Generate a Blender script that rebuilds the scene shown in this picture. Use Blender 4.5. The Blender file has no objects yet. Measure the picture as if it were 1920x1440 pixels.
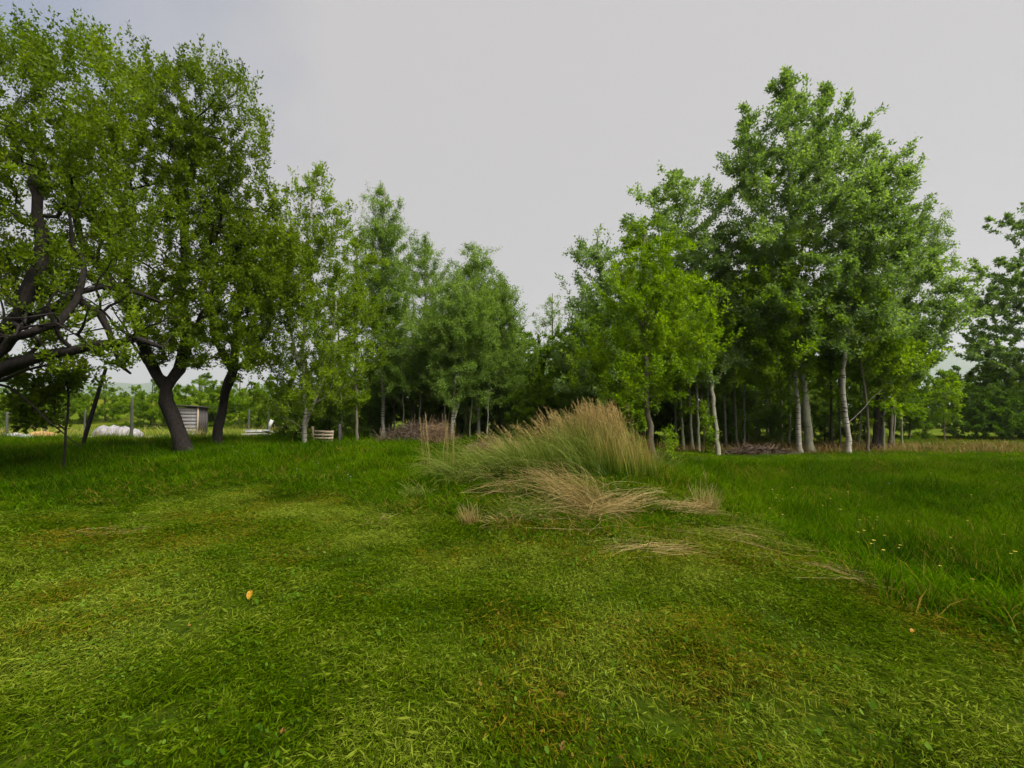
import bpy, math, random
import numpy as np
from math import radians as R

# ------------------------------------------------------------------ camera
scn = bpy.context.scene
COL = scn.collection
EYE = np.array((0.0, 0.0, 1.55)); FPX = 850.0; PITCH = R(3.03)
cam = bpy.data.cameras.new('camera'); cam_o = bpy.data.objects.new('camera', cam); COL.objects.link(cam_o)
cam.sensor_width = 36; cam.lens = 36 * FPX / 1920; cam.clip_start = 0.05; cam.clip_end = 6000
cam_o.location = EYE; cam_o.rotation_euler = (R(90) + PITCH, 0, 0)
scn.camera = cam_o

# ------------------------------------------------------------------ sky, sun, exposure
SUN_EL, SUN_AZ = R(52), R(126)          # azimuth clockwise from +Y (the view direction)
world = bpy.data.worlds.new('World'); scn.world = world; world.use_nodes = True
wn, wl = world.node_tree.nodes, world.node_tree.links
wn.clear()
wo = wn.new('ShaderNodeOutputWorld'); bg = wn.new('ShaderNodeBackground')
sky = wn.new('ShaderNodeTexSky'); sky.sky_type = 'NISHITA'; sky.sun_disc = False
sky.sun_elevation = SUN_EL; sky.sun_rotation = SUN_AZ; sky.air_density = 1.0; sky.dust_density = 2.0
tc = wn.new('ShaderNodeTexCoord')
nz = wn.new('ShaderNodeTexNoise'); nz.inputs['Scale'].default_value = 2.6; nz.inputs['Detail'].default_value = 5
nz.inputs['Roughness'].default_value = 0.5
dt = wn.new('ShaderNodeVectorMath'); dt.operation = 'DOT_PRODUCT'; dt.inputs[1].default_value = (-0.70, 0.27, 0.66)   # the cloud sheet thins out towards this side
ma = wn.new('ShaderNodeMath'); ma.operation = 'MULTIPLY_ADD'; ma.inputs[1].default_value = 0.42
cr = wn.new('ShaderNodeValToRGB')
cr.color_ramp.elements[0].position = 1.0 - 0.0; cr.color_ramp.elements[0].color = (1, 1, 1, 1)
cr.color_ramp.elements[0].position = 0.99; cr.color_ramp.elements[1].position = 1.0
cr.color_ramp.elements[0].position = 0.40; cr.color_ramp.elements[0].color = (1, 1, 1, 1)
cr.color_ramp.elements[1].position = 0.66; cr.color_ramp.elements[1].color = (0.12, 0.12, 0.12, 1)
sub = wn.new('ShaderNodeMath'); sub.operation = 'SUBTRACT'; sub.inputs[1].default_value = 0.59
mixc = wn.new('ShaderNodeMix'); mixc.data_type = 'RGBA'
CLOUD = 1.78
mixc.inputs['B'].default_value = (CLOUD * 1.012, CLOUD * 0.985, CLOUD * 0.990, 1)
wl.new(tc.outputs['Generated'], nz.inputs['Vector']); wl.new(tc.outputs['Generated'], dt.inputs[0])
wl.new(nz.outputs['Fac'], ma.inputs[0]); wl.new(dt.outputs['Value'], ma.inputs[2]); wl.new(ma.outputs[0], sub.inputs[0])
wl.new(sub.outputs[0], cr.inputs['Fac']); wl.new(cr.outputs['Color'], mixc.inputs['Factor'])
vsc = wn.new('ShaderNodeVectorMath'); vsc.operation = 'SCALE'; vsc.inputs['Scale'].default_value = 0.50   # dims the open sky colour to suit the exposure
wl.new(sky.outputs['Color'], vsc.inputs[0]); wl.new(vsc.outputs[0], mixc.inputs['A']); wl.new(mixc.outputs['Result'], bg.inputs['Color'])
bg.inputs['Strength'].default_value = 0.05
wl.new(bg.outputs['Background'], wo.inputs['Surface'])

sl = bpy.data.lights.new('sun', 'SUN'); sl.energy = 1.5; sl.angle = R(36); sl.color = (1.0, 0.975, 0.91)
sun = bpy.data.objects.new('sun', sl); COL.objects.link(sun)
from mathutils import Vector
sd = Vector((math.sin(SUN_AZ) * math.cos(SUN_EL), math.cos(SUN_AZ) * math.cos(SUN_EL), math.sin(SUN_EL)))
sun.rotation_euler = sd.to_track_quat('Z', 'Y').to_euler(); sun.location = sd * 60

vs = scn.view_settings
vs.view_transform = 'Standard'; vs.look = 'None'; vs.gamma = 1; vs.use_curve_mapping = False; vs.exposure = 2.65
scn.cycles.max_bounces = 8; scn.cycles.diffuse_bounces = 6; scn.cycles.transmission_bounces = 6
scn.cycles.glossy_bounces = 1; scn.cycles.volume_bounces = 1; scn.cycles.transparent_max_bounces = 4
scn.cycles.use_denoising = True
try: scn.cycles.filter_width = 1.5
except Exception: pass

# ------------------------------------------------------------------ helpers
def at(px, py, Y):
    """world point at depth Y seen at photograph pixel (px, py)"""
    X = (px - 960) / FPX; V = (720 - py) / FPX
    d = np.array((X, math.cos(PITCH) - V * math.sin(PITCH), math.sin(PITCH) + V * math.cos(PITCH)))
    return EYE + d * (Y / d[1])

def sstep(a, b, x):
    t = np.clip((np.asarray(x, float) - a) / (b - a), 0, 1); return t * t * (3 - 2 * t)

_lat = np.random.RandomState(5).rand(256, 256)
def vnoise(x, y, s=1.0):
    x = np.asarray(x, float) / s + 500.3; y = np.asarray(y, float) / s + 500.7
    xi = np.floor(x).astype(int); yi = np.floor(y).astype(int); fx = x - xi; fy = y - yi
    fx = fx * fx * (3 - 2 * fx); fy = fy * fy * (3 - 2 * fy)
    g = lambda i, j: _lat[i % 256, j % 256]
    return (g(xi, yi) * (1 - fx) + g(xi + 1, yi) * fx) * (1 - fy) + (g(xi, yi + 1) * (1 - fx) + g(xi + 1, yi + 1) * fx) * fy

XB = ([0, 2, 3.3, 5, 6.75, 9, 12], [4.6, 4.2, 3.8, 3.4, 3.15, 3.4, 3.9])
YB = ([-14, -7.6, -4.6, -2, -0.6, 0.6, 2.0, 3.2, 5], [6.3, 6.7, 8.2, 7.5, 6.1, 5.5, 5.5, 6.3, 6.5])
def gh(x, y):
    x = np.asarray(x, float); y = np.asarray(y, float)
    z = 0.25 * sstep(6, 12, y) - 0.35 * sstep(16, 28, y)
    z = z + 0.22 * np.exp(-((x + 8) / 5) ** 2 - ((y - 11.5) / 4) ** 2)
    z = z + 0.50 * np.exp(-((x - 1.0) / 1.9) ** 2 - ((y - 8.3) / 1.9) ** 2)
    xb = np.interp(y, *XB)
    z = z - 0.30 * sstep(-0.1, 0.9, x - xb) * (1 - sstep(9, 14, y))
    z = z + 3.6 * sstep(4, 22, -x) * sstep(30, 75, y)
    z = z - 0.20 * sstep(3, 7, x) * sstep(11, 15, y) - 0.25 * sstep(0, 10, x) * sstep(22, 46, y)
    near = 1 - sstep(20, 40, y)
    z = z + near * (0.10 * (vnoise(x, y, 1.3) - .5) + 0.075 * (vnoise(x + 31, y, 0.42) - .5))
    return z

def mown(x, y):
    """1 where the lawn has been cut"""
    w = 0.5 * (vnoise(x, y, 0.9) - .5) + 0.25 * (vnoise(x, y + 40, 0.3) - .5)
    w = w + 0.9 * (vnoise(x * 1.0, y - 13, .07) - .5)
    return ((x + w) < np.interp(y, *XB)) & ((y + w) < np.interp(x, *YB))

def make_mesh(name, V, F, attrs=None, smooth=False):
    """V (n,3); F list of int arrays (m,3)/(m,4)"""
    me = bpy.data.meshes.new(name)
    V = np.asarray(V, np.float32); F = [np.asarray(f, np.int32) for f in F if len(f)]
    me.vertices.add(len(V)); me.vertices.foreach_set('co', V.ravel())
    if F:
        idx = np.concatenate([f.ravel() for f in F]); tot = np.concatenate([np.full(len(f), f.shape[1], np.int32) for f in F])
        st = np.concatenate([[0], np.cumsum(tot)[:-1]]).astype(np.int32)
        me.loops.add(len(idx)); me.loops.foreach_set('vertex_index', idx)
        me.polygons.add(len(tot)); me.polygons.foreach_set('loop_start', st)
        if smooth: me.polygons.foreach_set('use_smooth', np.ones(len(tot), bool))
    for k, a in (attrs or {}).items():
        a = np.asarray(a, np.float32)
        if a.ndim == 2:
            at_ = me.attributes.new(k, 'FLOAT_VECTOR', 'POINT'); at_.data.foreach_set('vector', a.ravel())
        else:
            at_ = me.attributes.new(k, 'FLOAT', 'POINT'); at_.data.foreach_set('value', a)
    me.update(calc_edges=True); me.validate()
    return me

def link(name, me, mat=None, parent=None, loc=None, rz=0.0):
    o = bpy.data.objects.new(name, me); COL.objects.link(o)
    if mat is not None and me is not None and not me.materials: me.materials.append(mat)
    if parent is not None: o.parent = parent
    if loc is not None: o.location = [float(c) for c in loc]
    if rz: o.rotation_euler = (0, 0, rz)
    return o

def tag(o, label=None, cat=None, group=None, kind=None):
    if label: o['label'] = label
    if cat: o['category'] = cat
    if group: o['group'] = group
    if kind: o['kind'] = kind
    return o

def empty(name, loc, rz=0):
    return link(name, None, None, None, loc, rz)

def copy_tree(src, loc, rz=0, sc=1.0, szz=None):
    r = src.copy(); COL.objects.link(r)
    r.location = [float(c) for c in loc]; r.rotation_euler = (0, 0, rz); r.scale = (sc, sc, szz or sc)
    for ch in list(src.children):
        c = ch.copy(); COL.objects.link(c); c.parent = r
        for g in list(ch.children):
            d = g.copy(); COL.objects.link(d); d.parent = c
    return r

# ------------------------------------------------------------------ materials
def new_mat(name):
    m = bpy.data.materials.new(name); m.use_nodes = True
    nt = m.node_tree; nt.nodes.clear()
    return m, nt.nodes, nt.links

def ramp(n, stops):
    r = n.new('ShaderNodeValToRGB'); e = r.color_ramp.elements
    e[0].position, e[0].color = stops[0][0], (*stops[0][1], 1)
    e[1].position, e[1].color = stops[-1][0], (*stops[-1][1], 1)
    for p, c in stops[1:-1]:
        k = e.new(p); k.color = (*c, 1)
    return r

def leaf_mat(name, stops, trans=0.50, rough=0.55, spec=0.12, tint=(1.28, 1.32, 0.35)):
    m, n, l = new_mat(name)
    a = n.new('ShaderNodeAttribute'); a.attribute_name = 'tone'
    r = ramp(n, stops); l.new(a.outputs['Fac'], r.inputs['Fac'])
    p = n.new('ShaderNodeBsdfPrincipled'); p.inputs['Roughness'].default_value = rough
    p.inputs['Specular IOR Level'].default_value = spec
    l.new(r.outputs['Color'], p.inputs['Base Color'])
    t = n.new('ShaderNodeBsdfTranslucent')
    mul = n.new('ShaderNodeMix'); mul.data_type = 'RGBA'; mul.blend_type = 'MULTIPLY'
    mul.inputs['Factor'].default_value = 1; mul.inputs['B'].default_value = (*tint, 1)
    l.new(r.outputs['Color'], mul.inputs['A']); l.new(mul.outputs['Result'], t.inputs['Color'])
    mx = n.new('ShaderNodeMixShader'); mx.inputs['Fac'].default_value = trans
    l.new(p.outputs[0], mx.inputs[1]); l.new(t.outputs[0], mx.inputs[2])
    o = n.new('ShaderNodeOutputMaterial'); l.new(mx.outputs[0], o.inputs['Surface'])
    return m

def bark_mat(name, c0, c1, marks=None, mscale=(3, 3, 26), thr=(0.60, 0.66), bump=0.4, sc=14, zs=0.35):
    m, n, l = new_mat(name)
    tcn = n.new('ShaderNodeTexCoord')
    mp = n.new('ShaderNodeMapping'); mp.inputs['Scale'].default_value = (1, 1, zs); l.new(tcn.outputs['Object'], mp.inputs['Vector'])
    nz = n.new('ShaderNodeTexNoise'); nz.inputs['Scale'].default_value = sc; nz.inputs['Detail'].default_value = 8; nz.inputs['Roughness'].default_value = .65
    l.new(mp.outputs[0], nz.inputs['Vector'])
    r = ramp(n, [(0.32, c0), (0.68, c1)]); l.new(nz.outputs['Fac'], r.inputs['Fac'])
    col = r.outputs['Color']
    if marks:
        mp2 = n.new('ShaderNodeMapping'); mp2.inputs['Scale'].default_value = mscale; l.new(tcn.outputs['Object'], mp2.inputs['Vector'])
        n2 = n.new('ShaderNodeTexNoise'); n2.inputs['Scale'].default_value = 1; n2.inputs['Detail'].default_value = 3; l.new(mp2.outputs[0], n2.inputs['Vector'])
        r2 = ramp(n, [(thr[0], (0, 0, 0)), (thr[1], (1, 1, 1))]); l.new(n2.outputs['Fac'], r2.inputs['Fac'])
        mx = n.new('ShaderNodeMix'); mx.data_type = 'RGBA'; mx.inputs['B'].default_value = (*marks, 1)
        l.new(r2.outputs['Color'], mx.inputs['Factor']); l.new(col, mx.inputs['A']); col = mx.outputs['Result']
    p = n.new('ShaderNodeBsdfPrincipled'); p.inputs['Roughness'].default_value = 0.9; p.inputs['Specular IOR Level'].default_value = 0.2
    l.new(col, p.inputs['Base Color'])
    b = n.new('ShaderNodeBump'); b.inputs['Strength'].default_value = bump; b.inputs['Distance'].default_value = 0.02
    l.new(nz.outputs['Fac'], b.inputs['Height']); l.new(b.outputs[0], p.inputs['Normal'])
    o = n.new('ShaderNodeOutputMaterial'); l.new(p.outputs[0], o.inputs['Surface'])
    return m

def grass_mat(name, low, mid, high, dry, trans=0.3, spec=0.25, rough=0.5):
    """blade colour: 'v' per blade, 'h' along the blade, instance 'tone' (lushness) and 'dry' (dead thatch)"""
    m, n, l = new_mat(name)
    v = n.new('ShaderNodeAttribute'); v.attribute_name = 'v'
    t = n.new('ShaderNodeAttribute'); t.attribute_name = 'tone'; t.attribute_type = 'INSTANCER'
    d = n.new('ShaderNodeAttribute'); d.attribute_name = 'dry'; d.attribute_type = 'INSTANCER'
    ad = n.new('ShaderNodeMath'); ad.operation = 'MULTIPLY_ADD'; ad.inputs[1].default_value = 0.55
    l.new(v.outputs['Fac'], ad.inputs[0])
    hm = n.new('ShaderNodeMath'); hm.operation = 'MULTIPLY'; hm.inputs[1].default_value = 0.45; l.new(t.outputs['Fac'], hm.inputs[0])
    l.new(hm.outputs[0], ad.inputs[2])
    r = ramp(n, [(0.05, low), (0.5, mid), (0.95, high)]); l.new(ad.outputs[0], r.inputs['Fac'])
    dm = n.new('ShaderNodeMath'); dm.operation = 'ADD'; l.new(d.outputs['Fac'], dm.inputs[0]); l.new(v.outputs['Fac'], dm.inputs[1])
    dr = ramp(n, [(0.0, (0, 0, 0)), (1.0, (1, 1, 1))]); ds = n.new('ShaderNodeMath'); ds.operation = 'MULTIPLY_ADD'; ds.inputs[1].default_value = 12; ds.inputs[2].default_value = -12.6; l.new(dm.outputs[0], ds.inputs[0]); l.new(ds.outputs[0], dr.inputs['Fac'])
    mx = n.new('ShaderNodeMix'); mx.data_type = 'RGBA'; mx.inputs['B'].default_value = (*dry, 1)
    l.new(dr.outputs['Color'], mx.inputs['Factor']); l.new(r.outputs['Color'], mx.inputs['A'])
    p = n.new('ShaderNodeBsdfPrincipled'); p.inputs['Roughness'].default_value = rough; p.inputs['Specular IOR Level'].default_value = spec
    l.new(mx.outputs['Result'], p.inputs['Base Color'])
    tr = n.new('ShaderNodeBsdfTranslucent'); l.new(mx.outputs['Result'], tr.inputs['Color'])
    ms = n.new('ShaderNodeMixShader'); ms.inputs['Fac'].default_value = trans
    l.new(p.outputs[0], ms.inputs[1]); l.new(tr.outputs[0], ms.inputs[2])
    o = n.new('ShaderNodeOutputMaterial'); l.new(ms.outputs[0], o.inputs['Surface'])
    return m

def plain(name, c0, c1, sc=6, rough=0.85, bump=0.2, spec=0.3):
    m, n, l = new_mat(name)
    tcn = n.new('ShaderNodeTexCoord'); nz = n.new('ShaderNodeTexNoise'); nz.inputs['Scale'].default_value = sc; nz.inputs['Detail'].default_value = 6
    l.new(tcn.outputs['Object'], nz.inputs['Vector'])
    r = ramp(n, [(0.3, c0), (0.7, c1)]); l.new(nz.outputs['Fac'], r.inputs['Fac'])
    p = n.new('ShaderNodeBsdfPrincipled'); p.inputs['Roughness'].default_value = rough; p.inputs['Specular IOR Level'].default_value = spec
    l.new(r.outputs['Color'], p.inputs['Base Color'])
    b = n.new('ShaderNodeBump'); b.inputs['Strength'].default_value = bump; b.inputs['Distance'].default_value = 0.02
    l.new(nz.outputs['Fac'], b.inputs['Height']); l.new(b.outputs[0], p.inputs['Normal'])
    o = n.new('ShaderNodeOutputMaterial'); l.new(p.outputs[0], o.inputs['Surface'])
    return m

def tint_mat(name, stops, attr='h', trans=0.2, rough=0.6):
    """straw and stalks: colour runs along the stalk ('h') with a little per-stalk variation ('v')"""
    m, n, l = new_mat(name)
    a = n.new('ShaderNodeAttribute'); a.attribute_name = attr
    v = n.new('ShaderNodeAttribute'); v.attribute_name = 'v'
    s = n.new('ShaderNodeMath'); s.operation = 'MULTIPLY_ADD'; s.inputs[1].default_value = 0.35; s.inputs[2].default_value = -0.17
    l.new(v.outputs['Fac'], s.inputs[0])
    ad = n.new('ShaderNodeMath'); ad.operation = 'ADD'; l.new(a.outputs['Fac'], ad.inputs[0]); l.new(s.outputs[0], ad.inputs[1])
    r = ramp(n, stops); l.new(ad.outputs[0], r.inputs['Fac'])
    p = n.new('ShaderNodeBsdfPrincipled'); p.inputs['Roughness'].default_value = rough; p.inputs['Specular IOR Level'].default_value = 0.25
    l.new(r.outputs['Color'], p.inputs['Base Color'])
    tr = n.new('ShaderNodeBsdfTranslucent'); l.new(r.outputs['Color'], tr.inputs['Color'])
    ms = n.new('ShaderNodeMixShader'); ms.inputs['Fac'].default_value = trans
    l.new(p.outputs[0], ms.inputs[1]); l.new(tr.outputs[0], ms.inputs[2])
    o = n.new('ShaderNodeOutputMaterial'); l.new(ms.outputs[0], o.inputs['Surface'])
    return m

M = {}
LM = lambda nm, c0, c1, c2, **k: leaf_mat(nm, [(0, c0), (.5, c1), (1, c2)], **k)
M['apple_leaf'] = LM('apple_leaf', (0.0485, 0.0822, 0.0012), (0.1094, 0.1702, 0.0025), (0.2309, 0.2936, 0.0074))
M['willow_leaf'] = LM('willow_leaf', (0.0597, 0.1042, 0.0013), (0.1360, 0.2144, 0.0032), (0.2500, 0.3308, 0.0096))
M['birch_leaf'] = LM('birch_leaf', (0.0755, 0.1337, 0.0147), (0.1509, 0.2408, 0.0334), (0.2471, 0.3411, 0.0838))
M['aspen_leaf'] = LM('aspen_leaf', (0.0828, 0.1472, 0.0287), (0.1583, 0.2504, 0.0611), (0.2790, 0.3682, 0.1426), spec=.4, rough=.45)  # species grey-green, plus veiling haze put in as paler, bluer leaf colour
M['alder_leaf'] = LM('alder_leaf', (0.0717, 0.1315, 0.0006), (0.1567, 0.2568, 0.0013), (0.2744, 0.3687, 0.0038))
M['thicket_leaf'] = LM('thicket_leaf', (0.0485, 0.0959, 0.0035), (0.1036, 0.1817, 0.0047), (0.1902, 0.2807, 0.0115))
M['far_leaf'] = LM('far_leaf', (0.0504, 0.1022, 0.0077), (0.0856, 0.1622, 0.0115), (0.1409, 0.2344, 0.0192))
M['lime_leaf'] = LM('lime_leaf', (0.0655, 0.1278, 0.0006), (0.1243, 0.2102, 0.0013), (0.2094, 0.3004, 0.0026))
M['apple_bark'] = bark_mat('apple_bark', (0.005, 0.004, 0.003), (0.024, 0.018, 0.014), bump=1.0, sc=22, zs=.5)
M['birch_bark'] = bark_mat('birch_bark', (0.20, 0.185, 0.15), (0.36, 0.33, 0.27), marks=(0.035, 0.028, 0.024), thr=(0.56, 0.63))
M['aspen_bark'] = bark_mat('aspen_bark', (0.13, 0.13, 0.085), (0.24, 0.23, 0.16), marks=(0.05, 0.045, 0.035), mscale=(4, 4, 18), thr=(0.63, 0.70))
M['grey_bark'] = bark_mat('grey_bark', (0.07, 0.06, 0.04), (0.15, 0.125, 0.085), marks=(0.03, 0.026, 0.02), mscale=(5, 5, 12), thr=(0.58, 0.68))
M['dark_bark'] = bark_mat('dark_bark', (0.025, 0.02, 0.017), (0.07, 0.055, 0.042))
M['mown'] = grass_mat('mown_blade', (0.011, 0.030, 0.0002), (0.058, 0.100, 0.0003), (0.175, 0.210, 0.020), (0.15, 0.115, 0.008), spec=0)
M['meadow'] = grass_mat('meadow_blade', (0.013, 0.044, 0.0002), (0.040, 0.099, 0.0002), (0.098, 0.165, 0.0008), (0.19, 0.14, 0.02), trans=.35, spec=0)
M['broad'] = grass_mat('broad_leaf', (0.03, 0.075, 0.001), (0.06, 0.12, 0.003), (0.12, 0.18, 0.02), (0.14, 0.09, 0.01), spec=0.06, rough=0.6)
M['straw'] = tint_mat('straw', [(0, (0.11, 0.085, 0.015)), (.45, (0.25, 0.175, 0.05)), (1, (0.42, 0.31, 0.13))])
M['reed'] = tint_mat('reed', [(0, (0.06, 0.11, 0.003)), (.42, (0.125, 0.165, 0.006)), (.62, (0.24, 0.20, 0.025)), (.85, (0.31, 0.215, 0.06)), (1, (0.37, 0.265, 0.10))])
M['pale_grass'] = tint_mat('pale_grass', [(0, (0.035, 0.08, 0.001)), (.5, (0.095, 0.14, 0.004)), (1, (0.20, 0.205, 0.035))], trans=.3)
M['brush'] = tint_mat('brush', [(0, (0.035, 0.02, 0.012)), (.5, (0.08, 0.05, 0.03)), (1, (0.14, 0.10, 0.065))], trans=0)
M['hay'] = tint_mat('hay', [(0, (0.10, 0.055, 0.025)), (.5, (0.17, 0.10, 0.05)), (1, (0.26, 0.18, 0.10))], trans=.1)

# ground material: soil and thatch under the grass, field colours beyond the built blades
def ground_mat():
    m, n, l = new_mat('ground_soil')
    tcn = n.new('ShaderNodeTexCoord')
    n1 = n.new('ShaderNodeTexNoise'); n1.inputs['Scale'].default_value = 9; n1.inputs['Detail'].default_value = 8; n1.inputs['Roughness'].default_value = .7
    n2 = n.new('ShaderNodeTexNoise'); n2.inputs['Scale'].default_value = 0.12; n2.inputs['Detail'].default_value = 5
    l.new(tcn.outputs['Object'], n1.inputs['Vector']); l.new(tcn.outputs['Object'], n2.inputs['Vector'])
    r1 = ramp(n, [(.3, (0.012, 0.022, 0.001)), (.55, (0.03, 0.05, 0.001)), (.75, (0.06, 0.05, 0.008))]); l.new(n1.outputs['Fac'], r1.inputs['Fac'])
    r2 = ramp(n, [(.35, (0.045, 0.075, 0.001)), (.5, (0.065, 0.092, 0.002)), (.65, (0.095, 0.105, 0.004))]); l.new(n2.outputs['Fac'], r2.inputs['Fac'])
    f = n.new('ShaderNodeAttribute'); f.attribute_name = 'far'
    s = n.new('ShaderNodeAttribute'); s.attribute_name = 'sand'
    mx = n.new('ShaderNodeMix'); mx.data_type = 'RGBA'; l.new(f.outputs['Fac'], mx.inputs['Factor']); l.new(r1.outputs['Color'], mx.inputs['A']); l.new(r2.outputs['Color'], mx.inputs['B'])
    m2 = n.new('ShaderNodeMix'); m2.data_type = 'RGBA'; l.new(s.outputs['Fac'], m2.inputs['Factor']); l.new(mx.outputs['Result'], m2.inputs['A']); m2.inputs['B'].default_value = (0.42, 0.35, 0.22, 1)
    p = n.new('ShaderNodeBsdfPrincipled'); p.inputs['Roughness'].default_value = 1; p.inputs['Specular IOR Level'].default_value = 0.05
    l.new(m2.outputs['Result'], p.inputs['Base Color'])
    b = n.new('ShaderNodeBump'); b.inputs['Strength'].default_value = .5; b.inputs['Distance'].default_value = .03
    l.new(n1.outputs['Fac'], b.inputs['Height']); l.new(b.outputs[0], p.inputs['Normal'])
    o = n.new('ShaderNodeOutputMaterial'); l.new(p.outputs[0], o.inputs['Surface'])
    return m
M['ground'] = ground_mat()

# ------------------------------------------------------------------ the ground sheet
def build_ground():
    ax = lambda: None
    xs = np.concatenate([[-4400, -1400, -700, -350, -180, -110, -80], np.arange(-60, -20, 2.0), np.arange(-20, -10, .5), np.arange(-10, 8, .15), np.arange(8, 20, .5), np.arange(20, 62, 2.0), [80, 110, 180, 350, 700, 1400, 4400]])
    ys = np.concatenate([[-3200, -1200, -400, -100, -30, -10, -4], np.arange(-2, 1, .5), np.arange(1, 13, .15), np.arange(13, 30, .5), np.arange(30, 90, 2.5), [100, 130, 200, 350, 700, 1400, 3400]])
    X, Y = np.meshgrid(xs, ys); Z = gh(X, Y)
    V = np.stack([X, Y, Z], -1).reshape(-1, 3); nx, ny = len(xs), len(ys)
    i = np.arange(ny - 1)[:, None] * nx + np.arange(nx - 1)[None]
    F = np.stack([i, i + 1, i + nx + 1, i + nx], -1).reshape(-1, 4)
    x, y = V[:, 0], V[:, 1]
    far = sstep(17, 30, y + 3 * (vnoise(x, y, 4) - .5))
    sand = sstep(.45, .62, vnoise(x, y, 2.2) + .25 * vnoise(x, y, .5) - .05) * (x < -11) * sstep(19, 21, y) * (1 - sstep(25, 28, y)) * (x > -34)
    o = link('ground', make_mesh('ground', V, [F], {'far': far, 'sand': sand}, True), M['ground'])
    tag(o, 'grassy ground with a mown patch, a low mound and meadow', None, None, 'structure')
build_ground()

# distant hills
def hill(name, x0, x1, y, h, seed, label):
    rs = np.random.RandomState(seed); n = 60
    xs = np.linspace(x0, x1, n); prof = h * (0.55 + 0.45 * np.sin(np.linspace(0.2, 2.9, n))) * (1 + .12 * np.cumsum(rs.randn(n)) / 8)
    rows = []
    for k, (f, dy) in enumerate(((-.05, -460), (.35, -260), (.8, -90), (1, 0), (.7, 160), (-.05, 500))):
        rows.append(np.stack([xs, np.full(n, y + dy), np.maximum(prof * f, -2) + rs.randn(n) * h * .015], -1))
    V = np.concatenate(rows); i = (np.arange(5)[:, None] * n + np.arange(n - 1)[None]).ravel()
    F = np.stack([i, i + 1, i + n + 1, i + n], -1)
    tag(link(name, make_mesh(name, V, [F], None, True), plain(name + '_wood', (0.03, 0.06, 0.02), (0.06, 0.1, 0.03), .05)), label, None, None, 'structure')
hill('hill', 1700, 4100, 2500, 330, 3, 'far wooded hill beyond the field')
hill('hill', -4300, -1350, 2500, 150, 8, 'low far wooded hill behind the shed')

# ------------------------------------------------------------------ grass scattered over the ground
def blades(rs, n, r, hmin, hmax, w, lean, flat=0.0, aim=None):
    """n bent blades in a disc of radius r: 5 verts each"""
    a = rs.rand(n) * 2 * np.pi; q = r * np.sqrt(rs.rand(n)); bx, by = q * np.cos(a), q * np.sin(a)
    h = hmin + (hmax - hmin) * rs.rand(n) ** 1.5
    da = rs.rand(n) * 2 * np.pi if aim is None else aim + rs.randn(n) * .45
    if aim is not None: da = da + np.pi * (rs.rand(n) < .25)
    L = lean * (0.4 + rs.rand(n))
    el = np.clip(1.45 - L, 0.05, 1.5) * (1 - flat) + flat * (0.06 + .22 * rs.rand(n))
    d = np.stack([np.cos(da), np.sin(da)], -1); s = np.stack([-d[:, 1], d[:, 0]], -1)
    ww = w * (0.6 + 0.8 * rs.rand(n))
    z0 = rs.rand(n) * .035 * (flat > .3)
    P0 = np.stack([bx, by, z0 - .004], -1)
    m1 = h * .55
    P1 = P0 + np.stack([d[:, 0] * m1 * np.cos(el), d[:, 1] * m1 * np.cos(el), m1 * np.sin(el)], -1)
    e2 = el - (0.25 + .7 * rs.rand(n)) * (0.35 + lean); e2 = np.maximum(e2, -0.35 if flat > .3 else -.7); m2 = h * .45
    P2 = P1 + np.stack([d[:, 0] * m2 * np.cos(e2), d[:, 1] * m2 * np.cos(e2), m2 * np.sin(e2)], -1)
    tw = rs.randn(n) * .35
    S = np.stack([s[:, 0] * ww * .5, s[:, 1] * ww * .5, ww * .5 * tw], -1)
    V = np.stack([P0 - S, P0 + S, P1 + S * .85, P1 - S * .85, P2], 1).reshape(-1, 3)
    b = np.arange(n) * 5
    Q = np.stack([b, b + 1, b + 2, b + 3], -1); T = np.stack([b + 3, b + 2, b + 4], -1)
    vv = rs.rand(n); vv = np.clip(.5 + (vv - .5) * 1.25, 0, 1); v = np.repeat(np.where((flat > .3) * (rs.rand(n) < .5), np.maximum(vv, .75), vv), 5); hh = np.tile([0, 0, .55, .55, 1.0], n)
    return V, Q, T, v, hh

def slivers(rs, n, r, lmin, lmax, w, zmax, aim=0.0, bias=.5):
    """chopped straight clippings lying on and in the stubble: 4 verts each"""
    a = rs.rand(n) * 2 * np.pi; q = r * np.sqrt(rs.rand(n)); da = np.where(rs.rand(n) < bias, aim + rs.randn(n) * .4, rs.rand(n) * 6.283); el = rs.randn(n) * .28
    L = (lmin + (lmax - lmin) * rs.rand(n) ** 1.8)[:, None]; ww = (w * (.5 + rs.rand(n)))[:, None] * .5
    d = np.stack([np.cos(da) * np.cos(el), np.sin(da) * np.cos(el), np.sin(el)], -1); sd = np.stack([-np.sin(da), np.cos(da), rs.randn(n) * .6], -1)
    B = np.stack([q * np.cos(a), q * np.sin(a), .006 + zmax * rs.rand(n)], -1)
    V = np.stack([B - d * L / 2, B + sd * ww, B + d * L / 2, B - sd * ww], 1).reshape(-1, 3); b = np.arange(n) * 4
    vv = np.clip(rs.rand(n) * 1.1 + .05, 0, 1)
    return V, np.stack([b, b + 1, b + 2, b + 3], -1), np.zeros((0, 3), int), np.repeat(vv, 4), np.full(4 * n, .5)

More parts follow.
